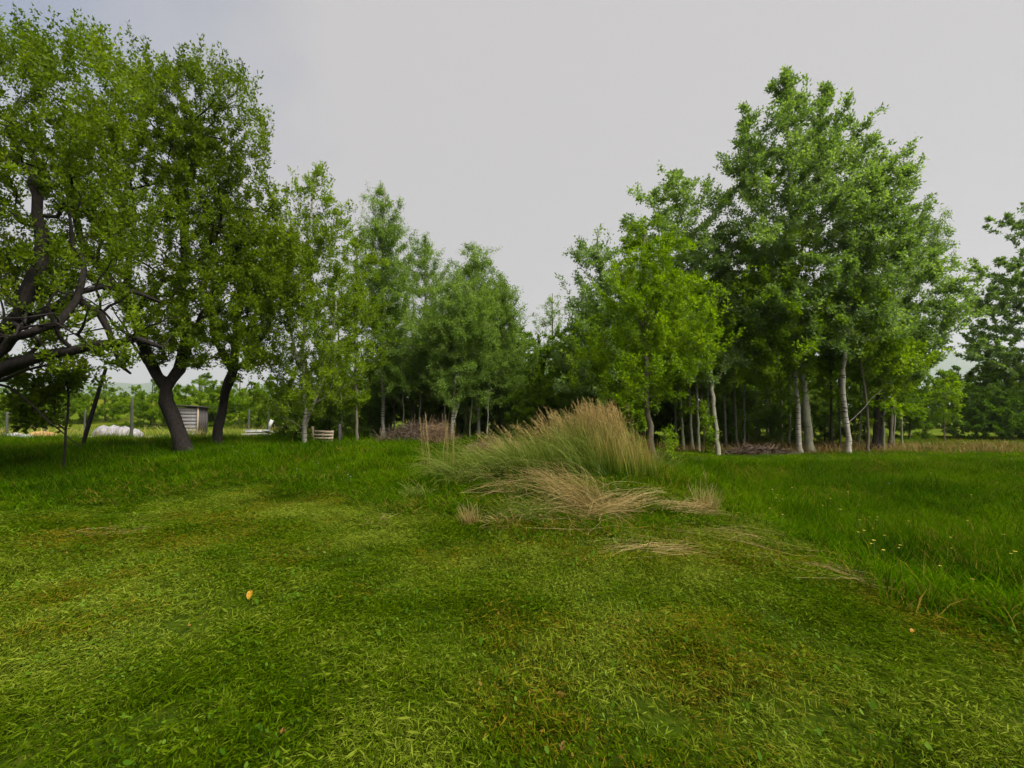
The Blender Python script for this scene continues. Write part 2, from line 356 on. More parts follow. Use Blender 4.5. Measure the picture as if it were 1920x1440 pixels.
def leaves_flat(rs, n, r, size):
    """small broad leaves (clover, plantain) lying near the ground: 6 verts"""
    a = rs.rand(n) * 2 * np.pi; q = r * np.sqrt(rs.rand(n)); da = rs.rand(n) * 2 * np.pi
    sz = size * (.6 + .8 * rs.rand(n)); el = .1 + .9 * rs.rand(n) ** 1.5
    d = np.stack([np.cos(da) * np.cos(el), np.sin(da) * np.cos(el), np.sin(el)], -1)
    s = np.stack([-np.sin(da), np.cos(da), rs.randn(n) * .25], -1)
    B = np.stack([q * np.cos(a), q * np.sin(a), .012 + .04 * rs.rand(n)], -1)
    z = lambda u, v: B + d * (sz * u)[:, None] + s * (sz * v)[:, None]
    one = np.ones(n)
    V = np.stack([z(0 * one, 0 * one), z(.35 * one, .28 * one), z(.75 * one, .26 * one), z(1 * one, 0 * one), z(.75 * one, -.26 * one), z(.35 * one, -.28 * one)], 1).reshape(-1, 3)
    b = np.arange(n) * 6
    Q = np.concatenate([np.stack([b, b + 1, b + 2, b + 3], -1), np.stack([b, b + 3, b + 4, b + 5], -1)])
    return V, Q, np.zeros((0, 3), int), np.repeat(rs.rand(n), 6), np.full(6 * n, .5)

def merge(parts):
    V, Q, T, v, h, off = [], [], [], [], [], 0
    for p in parts:
        V.append(p[0]); Q.append(p[1] + off); T.append(p[2] + off); v.append(p[3]); h.append(p[4]); off += len(p[0])
    return np.concatenate(V), [np.concatenate(Q), np.concatenate(T)], {'v': np.concatenate(v), 'h': np.concatenate(h)}

def proto_collection(name, meshes):
    c = bpy.data.collections.new(name)
    for i, (me, mat) in enumerate(meshes):
        me.materials.append(mat); o = bpy.data.objects.new('%s_%02d' % (name, i), me); c.objects.link(o)
    return c

def scatter(name, pts, rot, scl, idx, attrs, coll, label):
    me = make_mesh(name, pts, [], {'rot': rot, 'scl': scl, **attrs})
    ia = me.attributes.new('idx', 'INT', 'POINT'); ia.data.foreach_set('value', np.asarray(idx, np.int32))
    o = link(name, me)
    ng = bpy.data.node_groups.new(name, 'GeometryNodeTree')
    ng.interface.new_socket('Geometry', in_out='INPUT', socket_type='NodeSocketGeometry')
    ng.interface.new_socket('Geometry', in_out='OUTPUT', socket_type='NodeSocketGeometry')
    N, L = ng.nodes, ng.links
    gi, go = N.new('NodeGroupInput'), N.new('NodeGroupOutput')
    ci = N.new('GeometryNodeCollectionInfo'); ci.inputs['Collection'].default_value = coll
    ci.inputs['Separate Children'].default_value = True; ci.inputs['Reset Children'].default_value = True
    ip = N.new('GeometryNodeInstanceOnPoints'); ip.inputs['Pick Instance'].default_value = True
    def na(nm, dt):
        a = N.new('GeometryNodeInputNamedAttribute'); a.data_type = dt; a.inputs['Name'].default_value = nm
        return [s for s in a.outputs if s.enabled and s.name == 'Attribute'][0]
    L.new(gi.outputs[0], ip.inputs['Points']); L.new(ci.outputs[0], ip.inputs['Instance'])
    L.new(na('idx', 'INT'), ip.inputs['Instance Index'])
    L.new(na('rot', 'FLOAT_VECTOR'), ip.inputs['Rotation']); L.new(na('scl', 'FLOAT_VECTOR'), ip.inputs['Scale'])
    L.new(ip.outputs[0], go.inputs[0])
    md = o.modifiers.new('scatter', 'NODES'); md.node_group = ng
    tag(o, label, 'grass', None, 'stuff')
    return o

rs = np.random.RandomState(11)
mown_c = proto_collection('mown_patch', [
    (make_mesh('mp%d' % k, *merge([blades(rs, 150, .17, .010, .042, .0032, .7), slivers(rs, 70, .17, .015, .06, .0042, .03), leaves_flat(rs, 9, .16, .013)])), M['mown']) for k in range(6)] +
    [(make_mesh('mc%d' % k, *merge([slivers(rs, 110, .16, .02, .075, .0040, .04, 0.0, .5), blades(rs, 30, .15, .02, .07, .0036, .5)])), M['mown']) for k in range(4)] +
    [(make_mesh('mb%d' % k, *merge([leaves_flat(rs, 30, .15, .016), leaves_flat(rs, 4, .12, .026), blades(rs, 40, .15, .015, .05, .0035, .7)])), M['broad']) for k in range(3)] +
    [(make_mesh('mt%d' % k, *merge([blades(rs, 70, .055, .04, .11, .0042, .75), blades(rs, 30, .09, .02, .06, .004, 1.0)])), M['mown']) for k in range(2)])
meadow_c = proto_collection('meadow_patch', [
    (make_mesh('me%d' % k, *merge([blades(rs, 130, .26, .08, .30, .007, .55), blades(rs, 14, .26, .22, .42, .006, .4)])), M['meadow']) for k in range(5)] +
    [(make_mesh('mw%d' % k, *merge([leaves_flat(rs, 40, .22, .06), blades(rs, 60, .24, .06, .22, .008, .7)])), M['meadow']) for k in range(2)])

def frustum_points(rs, n, y0, y1, margin=1.2, slope=1.22):
    y = np.sqrt(y0 ** 2 + (y1 ** 2 - y0 ** 2) * rs.rand(n)); x = (rs.rand(n) * 2 - 1) * (slope * y + margin)
    return x, y

def build_grass():
    rs = np.random.RandomState(21)
    x, y = frustum_points(rs, 19000, 0.7, 9.2)
    k = mown(x, y); x, y = x[k], y[k]
    n = len(x)
    t = np.clip((vnoise(x, y, 1.1) * .45 + vnoise(x, y + 90, .35) * .35 + vnoise(x - 50, y, .14) * .2 - .5) * 2.7 + .47, 0, 1)
    keep = vnoise(x + 70, y, .22) * .6 + vnoise(x, y + 70, .7) * .4 + .25 * rs.rand(n) > .33
    dry = np.clip((vnoise(x + 17, y, .75) * .6 + vnoise(x, y - 33, .28) * .4 - .62) * 2.4, 0, .28) + .01 + .05 * rs.rand(n)
    dry += .35 * np.exp(-((x + 4.9) / .7) ** 2 - ((y - 5.3) / .25) ** 2) + .30 * np.exp(-((x - 2.2) / 1.3) ** 2 - ((y - 4.7) / .35) ** 2)
    ang = np.where(x < -.5, .55, -.45) + 1.6 * (vnoise(x, y + 7, 1.4) - .5)
    tall = .6 + .9 * vnoise(x - 9, y, .4)
    pick = rs.choice(13, n, p=[.60 / 6] * 6 + [.29 / 4] * 4 + [.11 / 3] * 3)
    wr = vnoise(x * .6 + y * .5, y * .9 - x * .5, .45) > .60; pick = np.where(wr & (rs.rand(n) < .5), 6 + rs.randint(4, size=n), pick)
    pick = np.where(rs.rand(n) < .04 + .16 * (vnoise(x + 5, y + 5, .5) > .62), 13 + rs.randint(2, size=n), pick); tall = tall + .35 * wr
    rot = np.stack([rs.randn(n) * .08, rs.randn(n) * .08, ang + rs.randn(n) * .35], -1)
    sc = (.8 + .5 * rs.rand(n)); S = np.stack([sc, sc, sc * tall], -1)
    K = keep
    scatter('mown_grass', np.stack([x, y, gh(x, y)], -1)[K], rot[K], S[K], pick[K], {'tone': t[K], 'dry': dry[K]}, mown_c, 'freshly mown yellow-green lawn strewn with grass clippings')
    # meadow
    x1, y1 = frustum_points(rs, 9000, 3.0, 12, 1.5); x2, y2 = frustum_points(rs, 11000, 12, 30, 1.5)
    x, y = np.concatenate([x1, x2]), np.concatenate([y1, y2])
    k = ~mown(x, y) & ~((x < -11) & (y > 19)); x, y = x[k], y[k]; n = len(x)
    t = np.clip((vnoise(x, y, 1.6) * .5 + vnoise(x, y + 9, .5) * .5 - .5) * 1.7 + .5, 0, 1)
    lush = sstep(2.8, 4.2, x) * (1 - sstep(13, 15, y)); t = np.clip(t * (1 + .12 * lush) + .06 * lush, 0, 1)
    dry = .06 + .07 * rs.rand(n) + .10 * (vnoise(x, y + 77, .9) > .66) + .5 * sstep(14.5, 17, y + 2 * (vnoise(x, y, 2) - .5)) * sstep(2.5, 4.5, x) * vnoise(x, y, .8)
    dry += .25 * np.exp(-((x - .6) / 1.8) ** 2 - ((y - 6.8) / 1.0) ** 2) * vnoise(x, y, .4)
    front = np.exp(-((x - 1.1) / 1.9) ** 4 - ((y - 6.3) / 1.1) ** 4)
    hs = (.30 + .45 * vnoise(x + 3, y, .8) + .30 * vnoise(x, y + 51, .3) + .55 * np.maximum(0, vnoise(x - 8, y + 3, .55) - .62) * 2) * (1 + .25 * sstep(12, 20, y)) * (1 + .15 * lush)
    hs = hs * (1 - .62 * sstep(10, 13, y) * sstep(3, 5, x))
    edge = np.exp(-((np.interp(x, *YB) - y) / 1.1) ** 2); hs *= (1 - .35 * edge * (x < 0)) * (1 - .6 * front)
    sc = (.9 + .4 * rs.rand(n)) * (1 + .5 * sstep(10, 25, y)); S = np.stack([sc, sc, sc * hs], -1)
    rot = np.stack([rs.randn(n) * .06, rs.randn(n) * .06, rs.rand(n) * 6.283], -1)
    pick = rs.choice(7, n, p=[.17] * 5 + [.075] * 2)
    scatter('meadow_grass', np.stack([x, y, gh(x, y)], -1), rot, S, pick, {'tone': t, 'dry': dry}, meadow_c, 'uncut dark green meadow grass around the mown patch')
build_grass()

# ------------------------------------------------------------------ trees
def resample(P, step):
    P = np.asarray(P, float); out = [P[0]]
    # Catmull-Rom through the points
    Q = np.vstack([2 * P[0] - P[1], P, 2 * P[-1] - P[-2]])
    for i in range(1, len(Q) - 2):
        n = max(1, int(np.linalg.norm(Q[i + 1] - Q[i]) / step))
        for t in np.linspace(0, 1, n + 1)[1:]:
            out.append(.5 * (2 * Q[i] + (Q[i + 1] - Q[i - 1]) * t + (2 * Q[i - 1] - 5 * Q[i] + 4 * Q[i + 1] - Q[i + 2]) * t * t + (3 * Q[i] - Q[i - 1] - 3 * Q[i + 1] + Q[i + 2]) * t ** 3))
    return np.array(out)

class Skeleton:
    def __init__(s, seed):
        s.rs = np.random.RandomState(seed); cap = 20000
        s.P = np.zeros((cap, 3)); s.par = np.full(cap, -1); s.R = np.zeros(cap); s.n = 0; s.shoots = []
        s.main = np.zeros(cap, bool)
    def add(s, p, par, r=0.0, main=False):
        i = s.n; s.P[i] = p; s.par[i] = par; s.R[i] = r; s.main[i] = main; s.n += 1; return i
    def limb(s, pts, r0, r1, step=.25, attach=True, wob=.0):
        Q = resample(pts, step); m = len(Q)
        if wob: Q[1:-1] += np.cumsum(s.rs.randn(m - 2, 3), 0) * wob * .15 + s.rs.randn(m - 2, 3) * wob * .4
        par = -1; st = 0
        if s.n and attach:
            par = int(np.argmin(((s.P[:s.n] - Q[0]) ** 2).sum(1))); st = 1
        for k in range(st, m):
            t = k / (m - 1); par = s.add(Q[k], par, r0 * (1 - t) ** .85 + r1 * t if r1 < r0 else r0, True)
    def shoot(s, p, lift, step=.3, steep=.6, wob=.04):
        P = s.P[:s.n]; d = p - P; dist = np.sqrt((d ** 2).sum(1)); hz = np.sqrt((d[:, :2] ** 2).sum(1))
        cost = dist + .9 * np.maximum(0, steep * hz - d[:, 2]) + .15 * np.maximum(0, -d[:, 2])
        i = int(np.argmin(cost)); D = dist[i]
        if D < .05: return
        a = P[i]; pd = a - s.P[s.par[i]] if s.par[i] >= 0 else np.array((0, 0, 1.)); pd = pd / (np.linalg.norm(pd) + 1e-6)
        c = a + (p - a) * .5 + pd * D * .12 + np.array((0, 0, lift * D))
        m = max(2, int(math.ceil(D / step))); par = i; path = []
        for k in range(1, m + 1):
            t = k / m; q = (1 - t) ** 2 * a + 2 * t * (1 - t) * c + t * t * p
            if k < m: q = q + s.rs.randn(3) * wob * min(1, D)
            par = s.add(q, par); path.append(par)
        s.shoots.append((i, path))
    def radii(s, tip, ex):
        cnt = np.zeros(s.n); ch = np.bincount(s.par[:s.n][s.par[:s.n] >= 0], minlength=s.n)
        cnt[ch == 0] = 1
        for i in range(s.n - 1, 0, -1):
            if s.par[i] >= 0: cnt[s.par[i]] += cnt[i]
        s.cnt = cnt
        r = tip * cnt ** ex
        s.R[:s.n] = np.where(s.main[:s.n], np.maximum(s.R[:s.n], np.minimum(r, s.R[:s.n] * 1.15 + .01)), r)
        for i in range(1, s.n):
            if s.par[i] >= 0 and not s.main[i]: s.R[i] = min(s.R[i], s.R[s.par[i]] * .9)
    def tubes(s, flare=0.0):
        """list of (V, F, max radius) for the wood"""
        n = s.n; kids = [[] for _ in range(n)]
        for i in range(1, n):
            if s.par[i] >= 0: kids[s.par[i]].append(i)
        starts = [(-1, 0)]; VV, FF, off = [], [], 0
        while starts:
            pr, i = starts.pop(); chain = ([pr] if pr >= 0 else []) + [i]; first = pr >= 0
            while True:
                k = kids[chain[-1]]
                if not k: break
                k = sorted(k, key=lambda j: -(s.cnt[j] + (1e6 if s.main[j] and s.main[chain[-1]] and s.R[j] > .9 * s.R[chain[-1]] else 0) + 1e3 * s.R[j]))
                for j in k[1:]: starts.append((chain[-1], j))
                chain.append(k[0])
            C = s.P[chain]; Rr = s.R[chain].copy()
            if first: Rr[0] = Rr[1]
            Rr[-1] = min(Rr[-1], .004) if not s.main[chain[-1]] else Rr[-1]
            rmax = Rr.max(); sides = 10 if rmax > .08 else 6 if rmax > .025 else 4 if rmax > .012 else 3
            T = np.gradient(C, axis=0) if len(C) > 1 else np.array([[0, 0, 1.]])
            T /= np.linalg.norm(T, axis=1)[:, None] + 1e-9
            u = np.cross(T[0], (.31, .87, .2)); u /= np.linalg.norm(u); U = []
            for t in T:
                u = u - t * (u @ t); u /= np.linalg.norm(u) + 1e-9; U.append(u)
            U = np.array(U); W = np.cross(T, U)
            an = np.arange(sides) * 2 * np.pi / sides
            lump = 1 + (s.rs.randn(len(C), sides) * .12 if rmax > .05 else 0)
            if flare and pr < 0:
                zz = np.linalg.norm(C - C[0], axis=1); Rr = Rr * (1 + flare * np.exp(-zz / .22))
            V = C[:, None] + (U[:, None] * np.cos(an)[None, :, None] + W[:, None] * np.sin(an)[None, :, None]) * (Rr[:, None] * lump)[:, :, None]
            m = len(C); b = (np.arange(m - 1)[:, None] * sides + np.arange(sides)[None]); b2 = (np.arange(m - 1)[:, None] * sides + (np.arange(sides)[None] + 1) % sides)
            F = np.stack([b, b2, b2 + sides, b + sides], -1).reshape(-1, 4)
            VV.append(V.reshape(-1, 3)); FF.append((F + off, rmax)); off += m * sides
        return VV, FF

def leaf_mesh(rs, pos, axis, L, W, tone, up=.8, tri=False):
    n = len(pos); axis = axis / (np.linalg.norm(axis, axis=1)[:, None] + 1e-9)
    nr = rs.randn(n, 3); nr[:, 2] += up; nr -= axis * (nr * axis).sum(1)[:, None]; nr /= np.linalg.norm(nr, axis=1)[:, None] + 1e-9
    b = np.cross(nr, axis); l = (L * (.65 + .7 * rs.rand(n)))[:, None]; w = l * W / L
    if tri:
        V = np.stack([pos - b * w * .5, pos + b * w * .5, pos + axis * l], 1).reshape(-1, 3); i = np.arange(n) * 3
        return V, np.stack([i, i + 1, i + 2], -1), np.repeat(tone, 3)
    fold = nr * w * .22
    V = np.stack([pos, pos + axis * l * .5 + b * w * .5 + fold, pos + axis * l, pos + axis * l * .5 - b * w * .5 + fold], 1).reshape(-1, 3)
    i = np.arange(n) * 4
    return V, np.stack([i, i + 1, i + 2, i + 3], -1), np.repeat(tone, 4)

def crown_points(rs, rows, d, n, clumps, spread, depthf=.85, shell=.45, dcen=0.0):
    """shoot ends filling a solid crown: rows are (py, px_left, px_right) outline widths at depth d"""
    rows = sorted(rows); py = np.array([r[0] for r in rows], float)
    xl = np.array([r[1] for r in rows], float); xr = np.array([r[2] for r in rows], float)
    def inside(m):
        yy = np.linspace(py[0], py[-1], 200); w = np.interp(yy, py, xr) - np.interp(yy, py, xl)
        pr = w ** 1.5; pr /= pr.sum(); k = rs.choice(200, m, p=pr); q = yy[k] + rs.rand(m) * (py[-1] - py[0]) / 200
        l, r_ = np.interp(q, py, xl), np.interp(q, py, xr); a = rs.rand(m) * 2 * np.pi; rr = rs.rand(m) ** shell
        c = np.array([at(cx, cy, d) for cx, cy in zip((l + r_) / 2, q)]); hw = (r_ - l) / 2 / FPX * d
        return c + np.stack([np.cos(a) * rr * hw, dcen + np.sin(a) * rr * hw * depthf, np.zeros(m)], -1), hw
    C, hw = inside(clumps)
    k = rs.randint(clumps, size=n)
    sp = spread * np.minimum(1, .25 + hw[k] / 1.2)
    P = C[k] + rs.randn(n, 3) * np.stack([sp, sp, sp * .75], -1)
    ctone = rs.rand(clumps)
    return P, ctone[k]

TRI = [0]
def tree(name, label, cat, mat, bark, d, rows, trunk, r0, seed, n=500, lps=40, leaf=(.07, .045), limbs=(), group=None, lift=.12, steep=.6,
         clumps=60, spread=.35, depthf=.85, tip=.0035, ex=.45, shoot_len=.55, droop=0.0, bare=0.0, extra=None, flare=.5, top_r=.02, wob=.03, axis_up=.25, shell=.45, tonebias=0.0, dcen=0.0, upright=0.0, lofs=.10, ups=0, soft=0.0, tangle=0):
    """trunk: list of (px, py[, depth]); limbs: list of (pts, r0, r1)"""
    rs = np.random.RandomState(seed)
    pp = lambda q: at(q[0], q[1], q[2] if len(q) > 2 else d)
    T = np.array([pp(q) for q in trunk]); T[0, 2] = gh(T[0, 0], T[0, 1]) - .05
    base = T[0].copy()
    s = Skeleton(seed); s.limb(T, r0, top_r, wob=wob)
    for pts, a, b in limbs: s.limb([pp(q) for q in pts], a, b, wob=wob)
    mains = [i for i in range(s.n) if i > 8]
    for _t in range(tangle):
        i = mains[rs.randint(len(mains))]; a = s.P[i].copy(); az_ = rs.rand() * 6.283; L_ = .7 + 1.1 * rs.rand(); q = a.copy(); pts = [a]; up_ = -.15 + .7 * rs.rand()
        for _k in range(4):
            az_ += rs.randn() * .55; up_ += rs.randn() * .35
            q = q + np.array((math.cos(az_), math.sin(az_) * .8, up_)) * L_ / 4; pts.append(q.copy())
        r_ = min(.045, max(.014, s.R[i] * (.25 + .3 * rs.rand()))); s.limb(pts, r_, .006, step=.16, wob=.04)
    if soft: clumps, lofs = int(n * soft), .16
    P, ct = crown_points(rs, rows, d, n, clumps, spread, depthf, shell, dcen)
    if extra is not None: P = np.vstack([P, extra]); ct = np.concatenate([ct, rs.rand(len(extra))])
    tall_ = np.zeros(len(P), bool)
    if ups: tall_[n:n + ups] = True
    order = np.argsort(np.min(((P[:, None] - s.P[None, :s.n:3]) ** 2).sum(2), 1)); P, ct, tall_ = P[order], ct[order], tall_[order]
    P[:, 2] -= np.where(tall_, .55, upright * .6)
    tones = []
    for p, c, tl_ in zip(P, ct, tall_):
        m0 = len(s.shoots); s.shoot(p, lift, steep=steep)
        if len(s.shoots) > m0:
            tones.append(c)
            if upright or tl_:
                L_ = (.75 if tl_ else upright) * (.35 + .9 * rs.rand()); dv = np.array((rs.randn() * .22, rs.randn() * .22, 1.0)) + .25 * (p - s.P[s.shoots[-1][0]]); dv /= np.linalg.norm(dv)
                if dv[2] < .3: dv[2] = .3
                q = s.P[s.shoots[-1][1][-1]].copy(); par = s.shoots[-1][1][-1]
                for _k in range(3):
                    q = q + dv * L_ / 3 + rs.randn(3) * .012; dv = dv + np.array((0, 0, .08)); par = s.add(q, par); s.shoots[-1][1].append(par)
    s.radii(tip, ex)
    root = empty(name, base)
    VV, FF = s.tubes(flare)
    V = np.concatenate(VV) - base; big = np.concatenate([f for f, r in FF if r > .02] or [np.zeros((0, 4), int)]); small = [f for f, r in FF if r <= .02]
    def sub(F):
        u, inv = np.unique(F, return_inverse=True); return V[u], inv.reshape(-1, 4)
    v, f = sub(big); link('trunk', make_mesh('trunk', v, [f], None, True), bark, root); TRI[0] += 2 * len(f)
    if small:
        v, f = sub(np.concatenate(small)); tag(link('twigs', make_mesh('twigs', v, [f], None, True), bark, root), kind='stuff'); TRI[0] += 2 * len(f)
    # leaves along the outer part of every shoot
    pos, ax, tn = [], [], []
    for (i0, path), c in zip(s.shoots, tones):
        C = s.P[[i0] + path]; seg = np.linalg.norm(np.diff(C, axis=0), axis=1); cum = np.concatenate([[0], np.cumsum(seg)]); tot = cum[-1]
        if bare and rs.rand() < bare: continue
        m = max(4, int(lps * (1.45 if d > 13.8 else 1) * (.6 + .8 * rs.rand())))
        u = tot - min(tot, shoot_len * (.7 + .6 * rs.rand())) * rs.rand(m) ** .8
        q = np.stack([np.interp(u, cum, C[:, k]) for k in range(3)], -1)
        dirv = (C[-1] - C[-2]); dirv = dirv / (np.linalg.norm(dirv) + 1e-6)
        rad = rs.randn(m, 3); rad /= np.linalg.norm(rad, axis=1)[:, None]
        off = rad * (.02 + lofs * rs.rand(m)[:, None] ** 1.5)
        if droop: off[:, 2] -= droop * rs.rand(m) ** 1.3
        pos.append(q + off); a_ = rad + dirv * .5; a_[:, 2] += axis_up - droop * 2; ax.append(a_)
        tn.append(np.clip(.12 + .50 * c + .50 * (rs.rand(m) - .35) + tonebias, 0, 1))
    pos = np.concatenate(pos) - base; ax = np.concatenate(ax); tn = np.concatenate(tn)
    tri = d > 13.8 or leaf[0] < .065
    if d > 13.8: leaf = (leaf[0] * .85, leaf[1] * .85)
    v, f, t = leaf_mesh(rs, pos, ax, leaf[0], leaf[1], tn, tri=tri)
    tag(link('crown', make_mesh('crown', v, [f], {'tone': t}), mat, root), kind='stuff'); TRI[0] += (1 if tri else 2) * len(f)
    tag(root, label, cat, group)
    return root

# --- the old apple trees on the left
def up_shoots(seed, pts, d, n, hmin=.5, hmax=1.1):
    """tops of long upright water shoots above an outline"""
    rs = np.random.RandomState(seed); out = []
    for k in range(n):
        t = rs.rand() * (len(pts) - 1); i = int(t); f = t - i
        px = pts[i][0] * (1 - f) + pts[i + 1][0] * f; py = pts[i][1] * (1 - f) + pts[i + 1][1] * f
        p = at(px, py, d + rs.randn() * .7); out.append(p + np.array((rs.randn() * .12, rs.randn() * .12, -rs.rand() * .5)))
    return np.array(out)

def scat(seed, x0, x1, y0, y1, d0, d1, n):
    rs = np.random.RandomState(seed)
    return np.array([at(x0 + (x1 - x0) * rs.rand(), y0 + (y1 - y0) * rs.rand(), d0 + (d1 - d0) * rs.rand()) for _ in range(n)])
tree('apple_tree', 'old apple tree with heavy dark limbs reaching in from the picture edge', 'tree', M['apple_leaf'], M['apple_bark'], 8.2,
     [(60, -220, 110), (130, -320, 220), (220, -380, 270), (330, -400, 300), (410, -400, 290), (470, -360, 200), (510, -300, 60)],
     [(-230, 960, 8.0), (-210, 860, 8.0), (-150, 760, 7.9)], .27, 1, n=1550, lps=58, leaf=(.056, .042), upright=.16, lofs=.09, top_r=.2, tip=.005, ex=.5, flare=.2,
     limbs=[([(-150, 760, 7.9), (-60, 735, 7.7), (20, 688, 7.6), (100, 666, 7.6), (180, 652, 7.8), (255, 638, 8.2), (300, 650, 8.6)], .145, .04),
            ([(-150, 760, 7.9), (-70, 690, 7.8), (0, 628, 7.7), (60, 590, 7.8), (105, 575, 7.9), (135, 550, 8.0), (190, 538, 8.2), (250, 546, 8.6), (300, 566, 9.0)], .135, .03),
            ([(0, 628, 7.7), (35, 580, 7.6), (62, 520, 7.6), (78, 460, 7.7), (70, 380, 7.9), (60, 280, 8.1)], .10, .025),
            ([(-60, 735, 7.7), (20, 640, 7.4), (70, 618, 7.3), (110, 600, 7.4), (135, 560, 7.6), (150, 500, 7.8), (130, 400, 8)], .085, .02),
            ([(-150, 760, 7.9), (-170, 620, 8.2), (-150, 480, 8.4), (-120, 330, 8.5), (-100, 200, 8.6)], .18, .03),
            ([(135, 565, 7.9), (180, 590, 7.8), (205, 620, 7.9), (230, 680, 8.1), (245, 700, 8.3)], .07, .02)],
     clumps=230, spread=.36, depthf=.6, extra=np.vstack([up_shoots(5, [(-60, 60), (40, 45), (100, 60), (170, 35), (215, 90), (260, 120)], 8.2, 130), scat(15, 0, 265, 440, 690, 7.3, 9.2, 190)]), shoot_len=.62, tonebias=-.02, wob=.06, ups=130, tangle=46)

tree('apple_tree', 'apple tree with leaning forked dark trunk in front of the small shed', 'tree', M['apple_leaf'], M['apple_bark'], 11.2,
     [(105, 320, 385), (150, 225, 430), (215, 150, 455), (330, 165, 470), (420, 180, 475), (500, 230, 470), (560, 270, 470), (620, 310, 450), (650, 340, 430)],
     [(350, 852, 11.2), (338, 815, 11.2), (325, 775, 11.2), (311, 728, 11.2)], .14, 2, n=1500, lps=58, leaf=(.060, .045), upright=.16, lofs=.09, top_r=.115, tip=.005, ex=.5, flare=.15,
     limbs=[([(311, 728, 11.2), (280, 680, 11.1), (262, 635, 11.0), (252, 590, 10.9), (228, 555, 10.8), (195, 508, 10.7), (160, 462, 10.6), (140, 400, 10.6), (150, 320, 10.6)], .13, .03),
            ([(311, 728, 11.2), (338, 692, 11.4), (347, 650, 11.5), (340, 570, 11.6), (345, 480, 11.7), (335, 360, 11.7), (330, 240, 11.7)], .12, .03),
            ([(228, 555, 10.8), (240, 500, 10.9), (250, 440, 11.0), (245, 330, 11.1)], .08, .02),
            ([(195, 508, 10.7), (180, 470, 10.7), (215, 430, 10.9)], .05, .02),
            ([(252, 590, 10.9), (300, 530, 11.3), (370, 490, 11.5), (420, 400, 11.6)], .08, .02),
            ([(347, 650, 11.5), (400, 560, 11.6), (440, 470, 11.6)], .08, .02)],
     clumps=230, spread=.4, depthf=.65, extra=np.vstack([up_shoots(6, [(230, 105), (290, 120), (340, 95), (375, 85), (440, 120), (485, 190), (500, 280)], 11.2, 130), scat(16, 275, 350, 560, 650, 10.2, 11.0, 45), scat(17, 260, 490, 520, 690, 10.6, 12, 110)]), shoot_len=.65, wob=.06, ups=130, tonebias=-.03, tangle=34)

tree('apple_tree', 'slender apple tree with dark forked trunk just behind the leaning one', 'tree', M['apple_leaf'], M['apple_bark'], 12.6,
     [(330, 430, 520), (420, 390, 560), (520, 380, 580), (600, 390, 560), (660, 420, 520), (700, 450, 500)],
     [(403, 842), (412, 790), (424, 735), (436, 698)], .125, 3, n=800, lps=56, leaf=(.062, .046), upright=.15, lofs=.09, top_r=.095, tip=.005, ex=.5, flare=.15,
     limbs=[([(436, 698), (420, 668), (406, 640), (395, 590), (400, 520)], .09, .02), ([(436, 698), (441, 650), (446, 580), (460, 480), (470, 400)], .12, .02),
            ([(436, 698), (456, 682), (478, 655), (510, 600)], .08, .02)], clumps=70, spread=.38)

tree('apple_sapling', 'small dark leafy apple sapling on a thin stem under the long limb', 'tree', M['apple_leaf'], M['apple_bark'], 9.0,
     [(690, 40, 170), (720, 30, 160), (760, 50, 150), (790, 60, 120)], [(122, 822), (124, 780), (128, 735), (122, 700)], .022, 4, n=120, lps=30, leaf=(.085, .06), clumps=18, spread=.22, depthf=.7, flare=.1, tonebias=-.15)

tree('willow_tree', 'pale twin-stemmed willow with loose yellow-green crown beside the apple trees', 'tree', M['willow_leaf'], M['birch_bark'], 13.5,
     [(310, 575, 605), (370, 520, 635), (450, 500, 655), (560, 490, 665), (660, 480, 670), (730, 500, 650), (770, 530, 620)],
     [(570, 805), (571, 760), (568, 700), (572, 600), (580, 450), (592, 330)], .06, 7, n=1100, lps=52, leaf=(.062, .042), upright=.2, lofs=.09, shoot_len=.65,
     limbs=[([(570, 800), (582, 772), (598, 735), (620, 660), (630, 560)], .05, .02), ([(568, 700), (545, 620), (530, 520)], .05, .015)], clumps=110, spread=.36,
     extra=up_shoots(9, [(520, 360), (560, 330), (598, 300), (640, 385), (655, 420)], 13.5, 40), lift=.08)
tree('young_willow', 'slim young willow with one pale stem between twin-stemmed willow and tallest white birch', 'tree', M['willow_leaf'], M['grey_bark'], 16,
     [(440, 655, 690), (520, 625, 715), (620, 620, 720), (700, 630, 710), (760, 640, 700)], [(671, 818), (668, 760), (666, 660), (668, 540), (672, 450)], .055, 8, n=320, lps=36, leaf=(.09, .055), clumps=45, spread=.34)

# --- birches of the middle grove
BG = 'birches of the middle grove'
tree('birch_tree', 'tallest slim birch of the middle grove with white spotted trunk', 'tree', M['birch_leaf'], M['birch_bark'], 18,
     [(348, 712, 728), (400, 688, 755), (470, 676, 770), (560, 672, 775), (640, 690, 770), (720, 720, 780)], [(718, 825), (718, 740), (716, 640), (718, 500), (722, 350)], .075, 12, n=1000, lps=58, leaf=(.066, .042), group=BG, soft=.4, clumps=85, spread=.32, droop=.12, axis_up=-.1, lift=.22)
tree('birch_tree', 'thin airy birch behind the tallest birch of the middle grove', 'tree', M['birch_leaf'], M['birch_bark'], 21,
     [(432, 792, 802), (480, 765, 835), (550, 755, 840), (640, 760, 830), (720, 765, 825)], [(795, 815), (795, 740), (797, 600), (797, 440)], .08, 13, n=520, lps=56, leaf=(.07, .042), group=BG, soft=.4, clumps=55, spread=.32, droop=.12, axis_up=-.1, lift=.22)
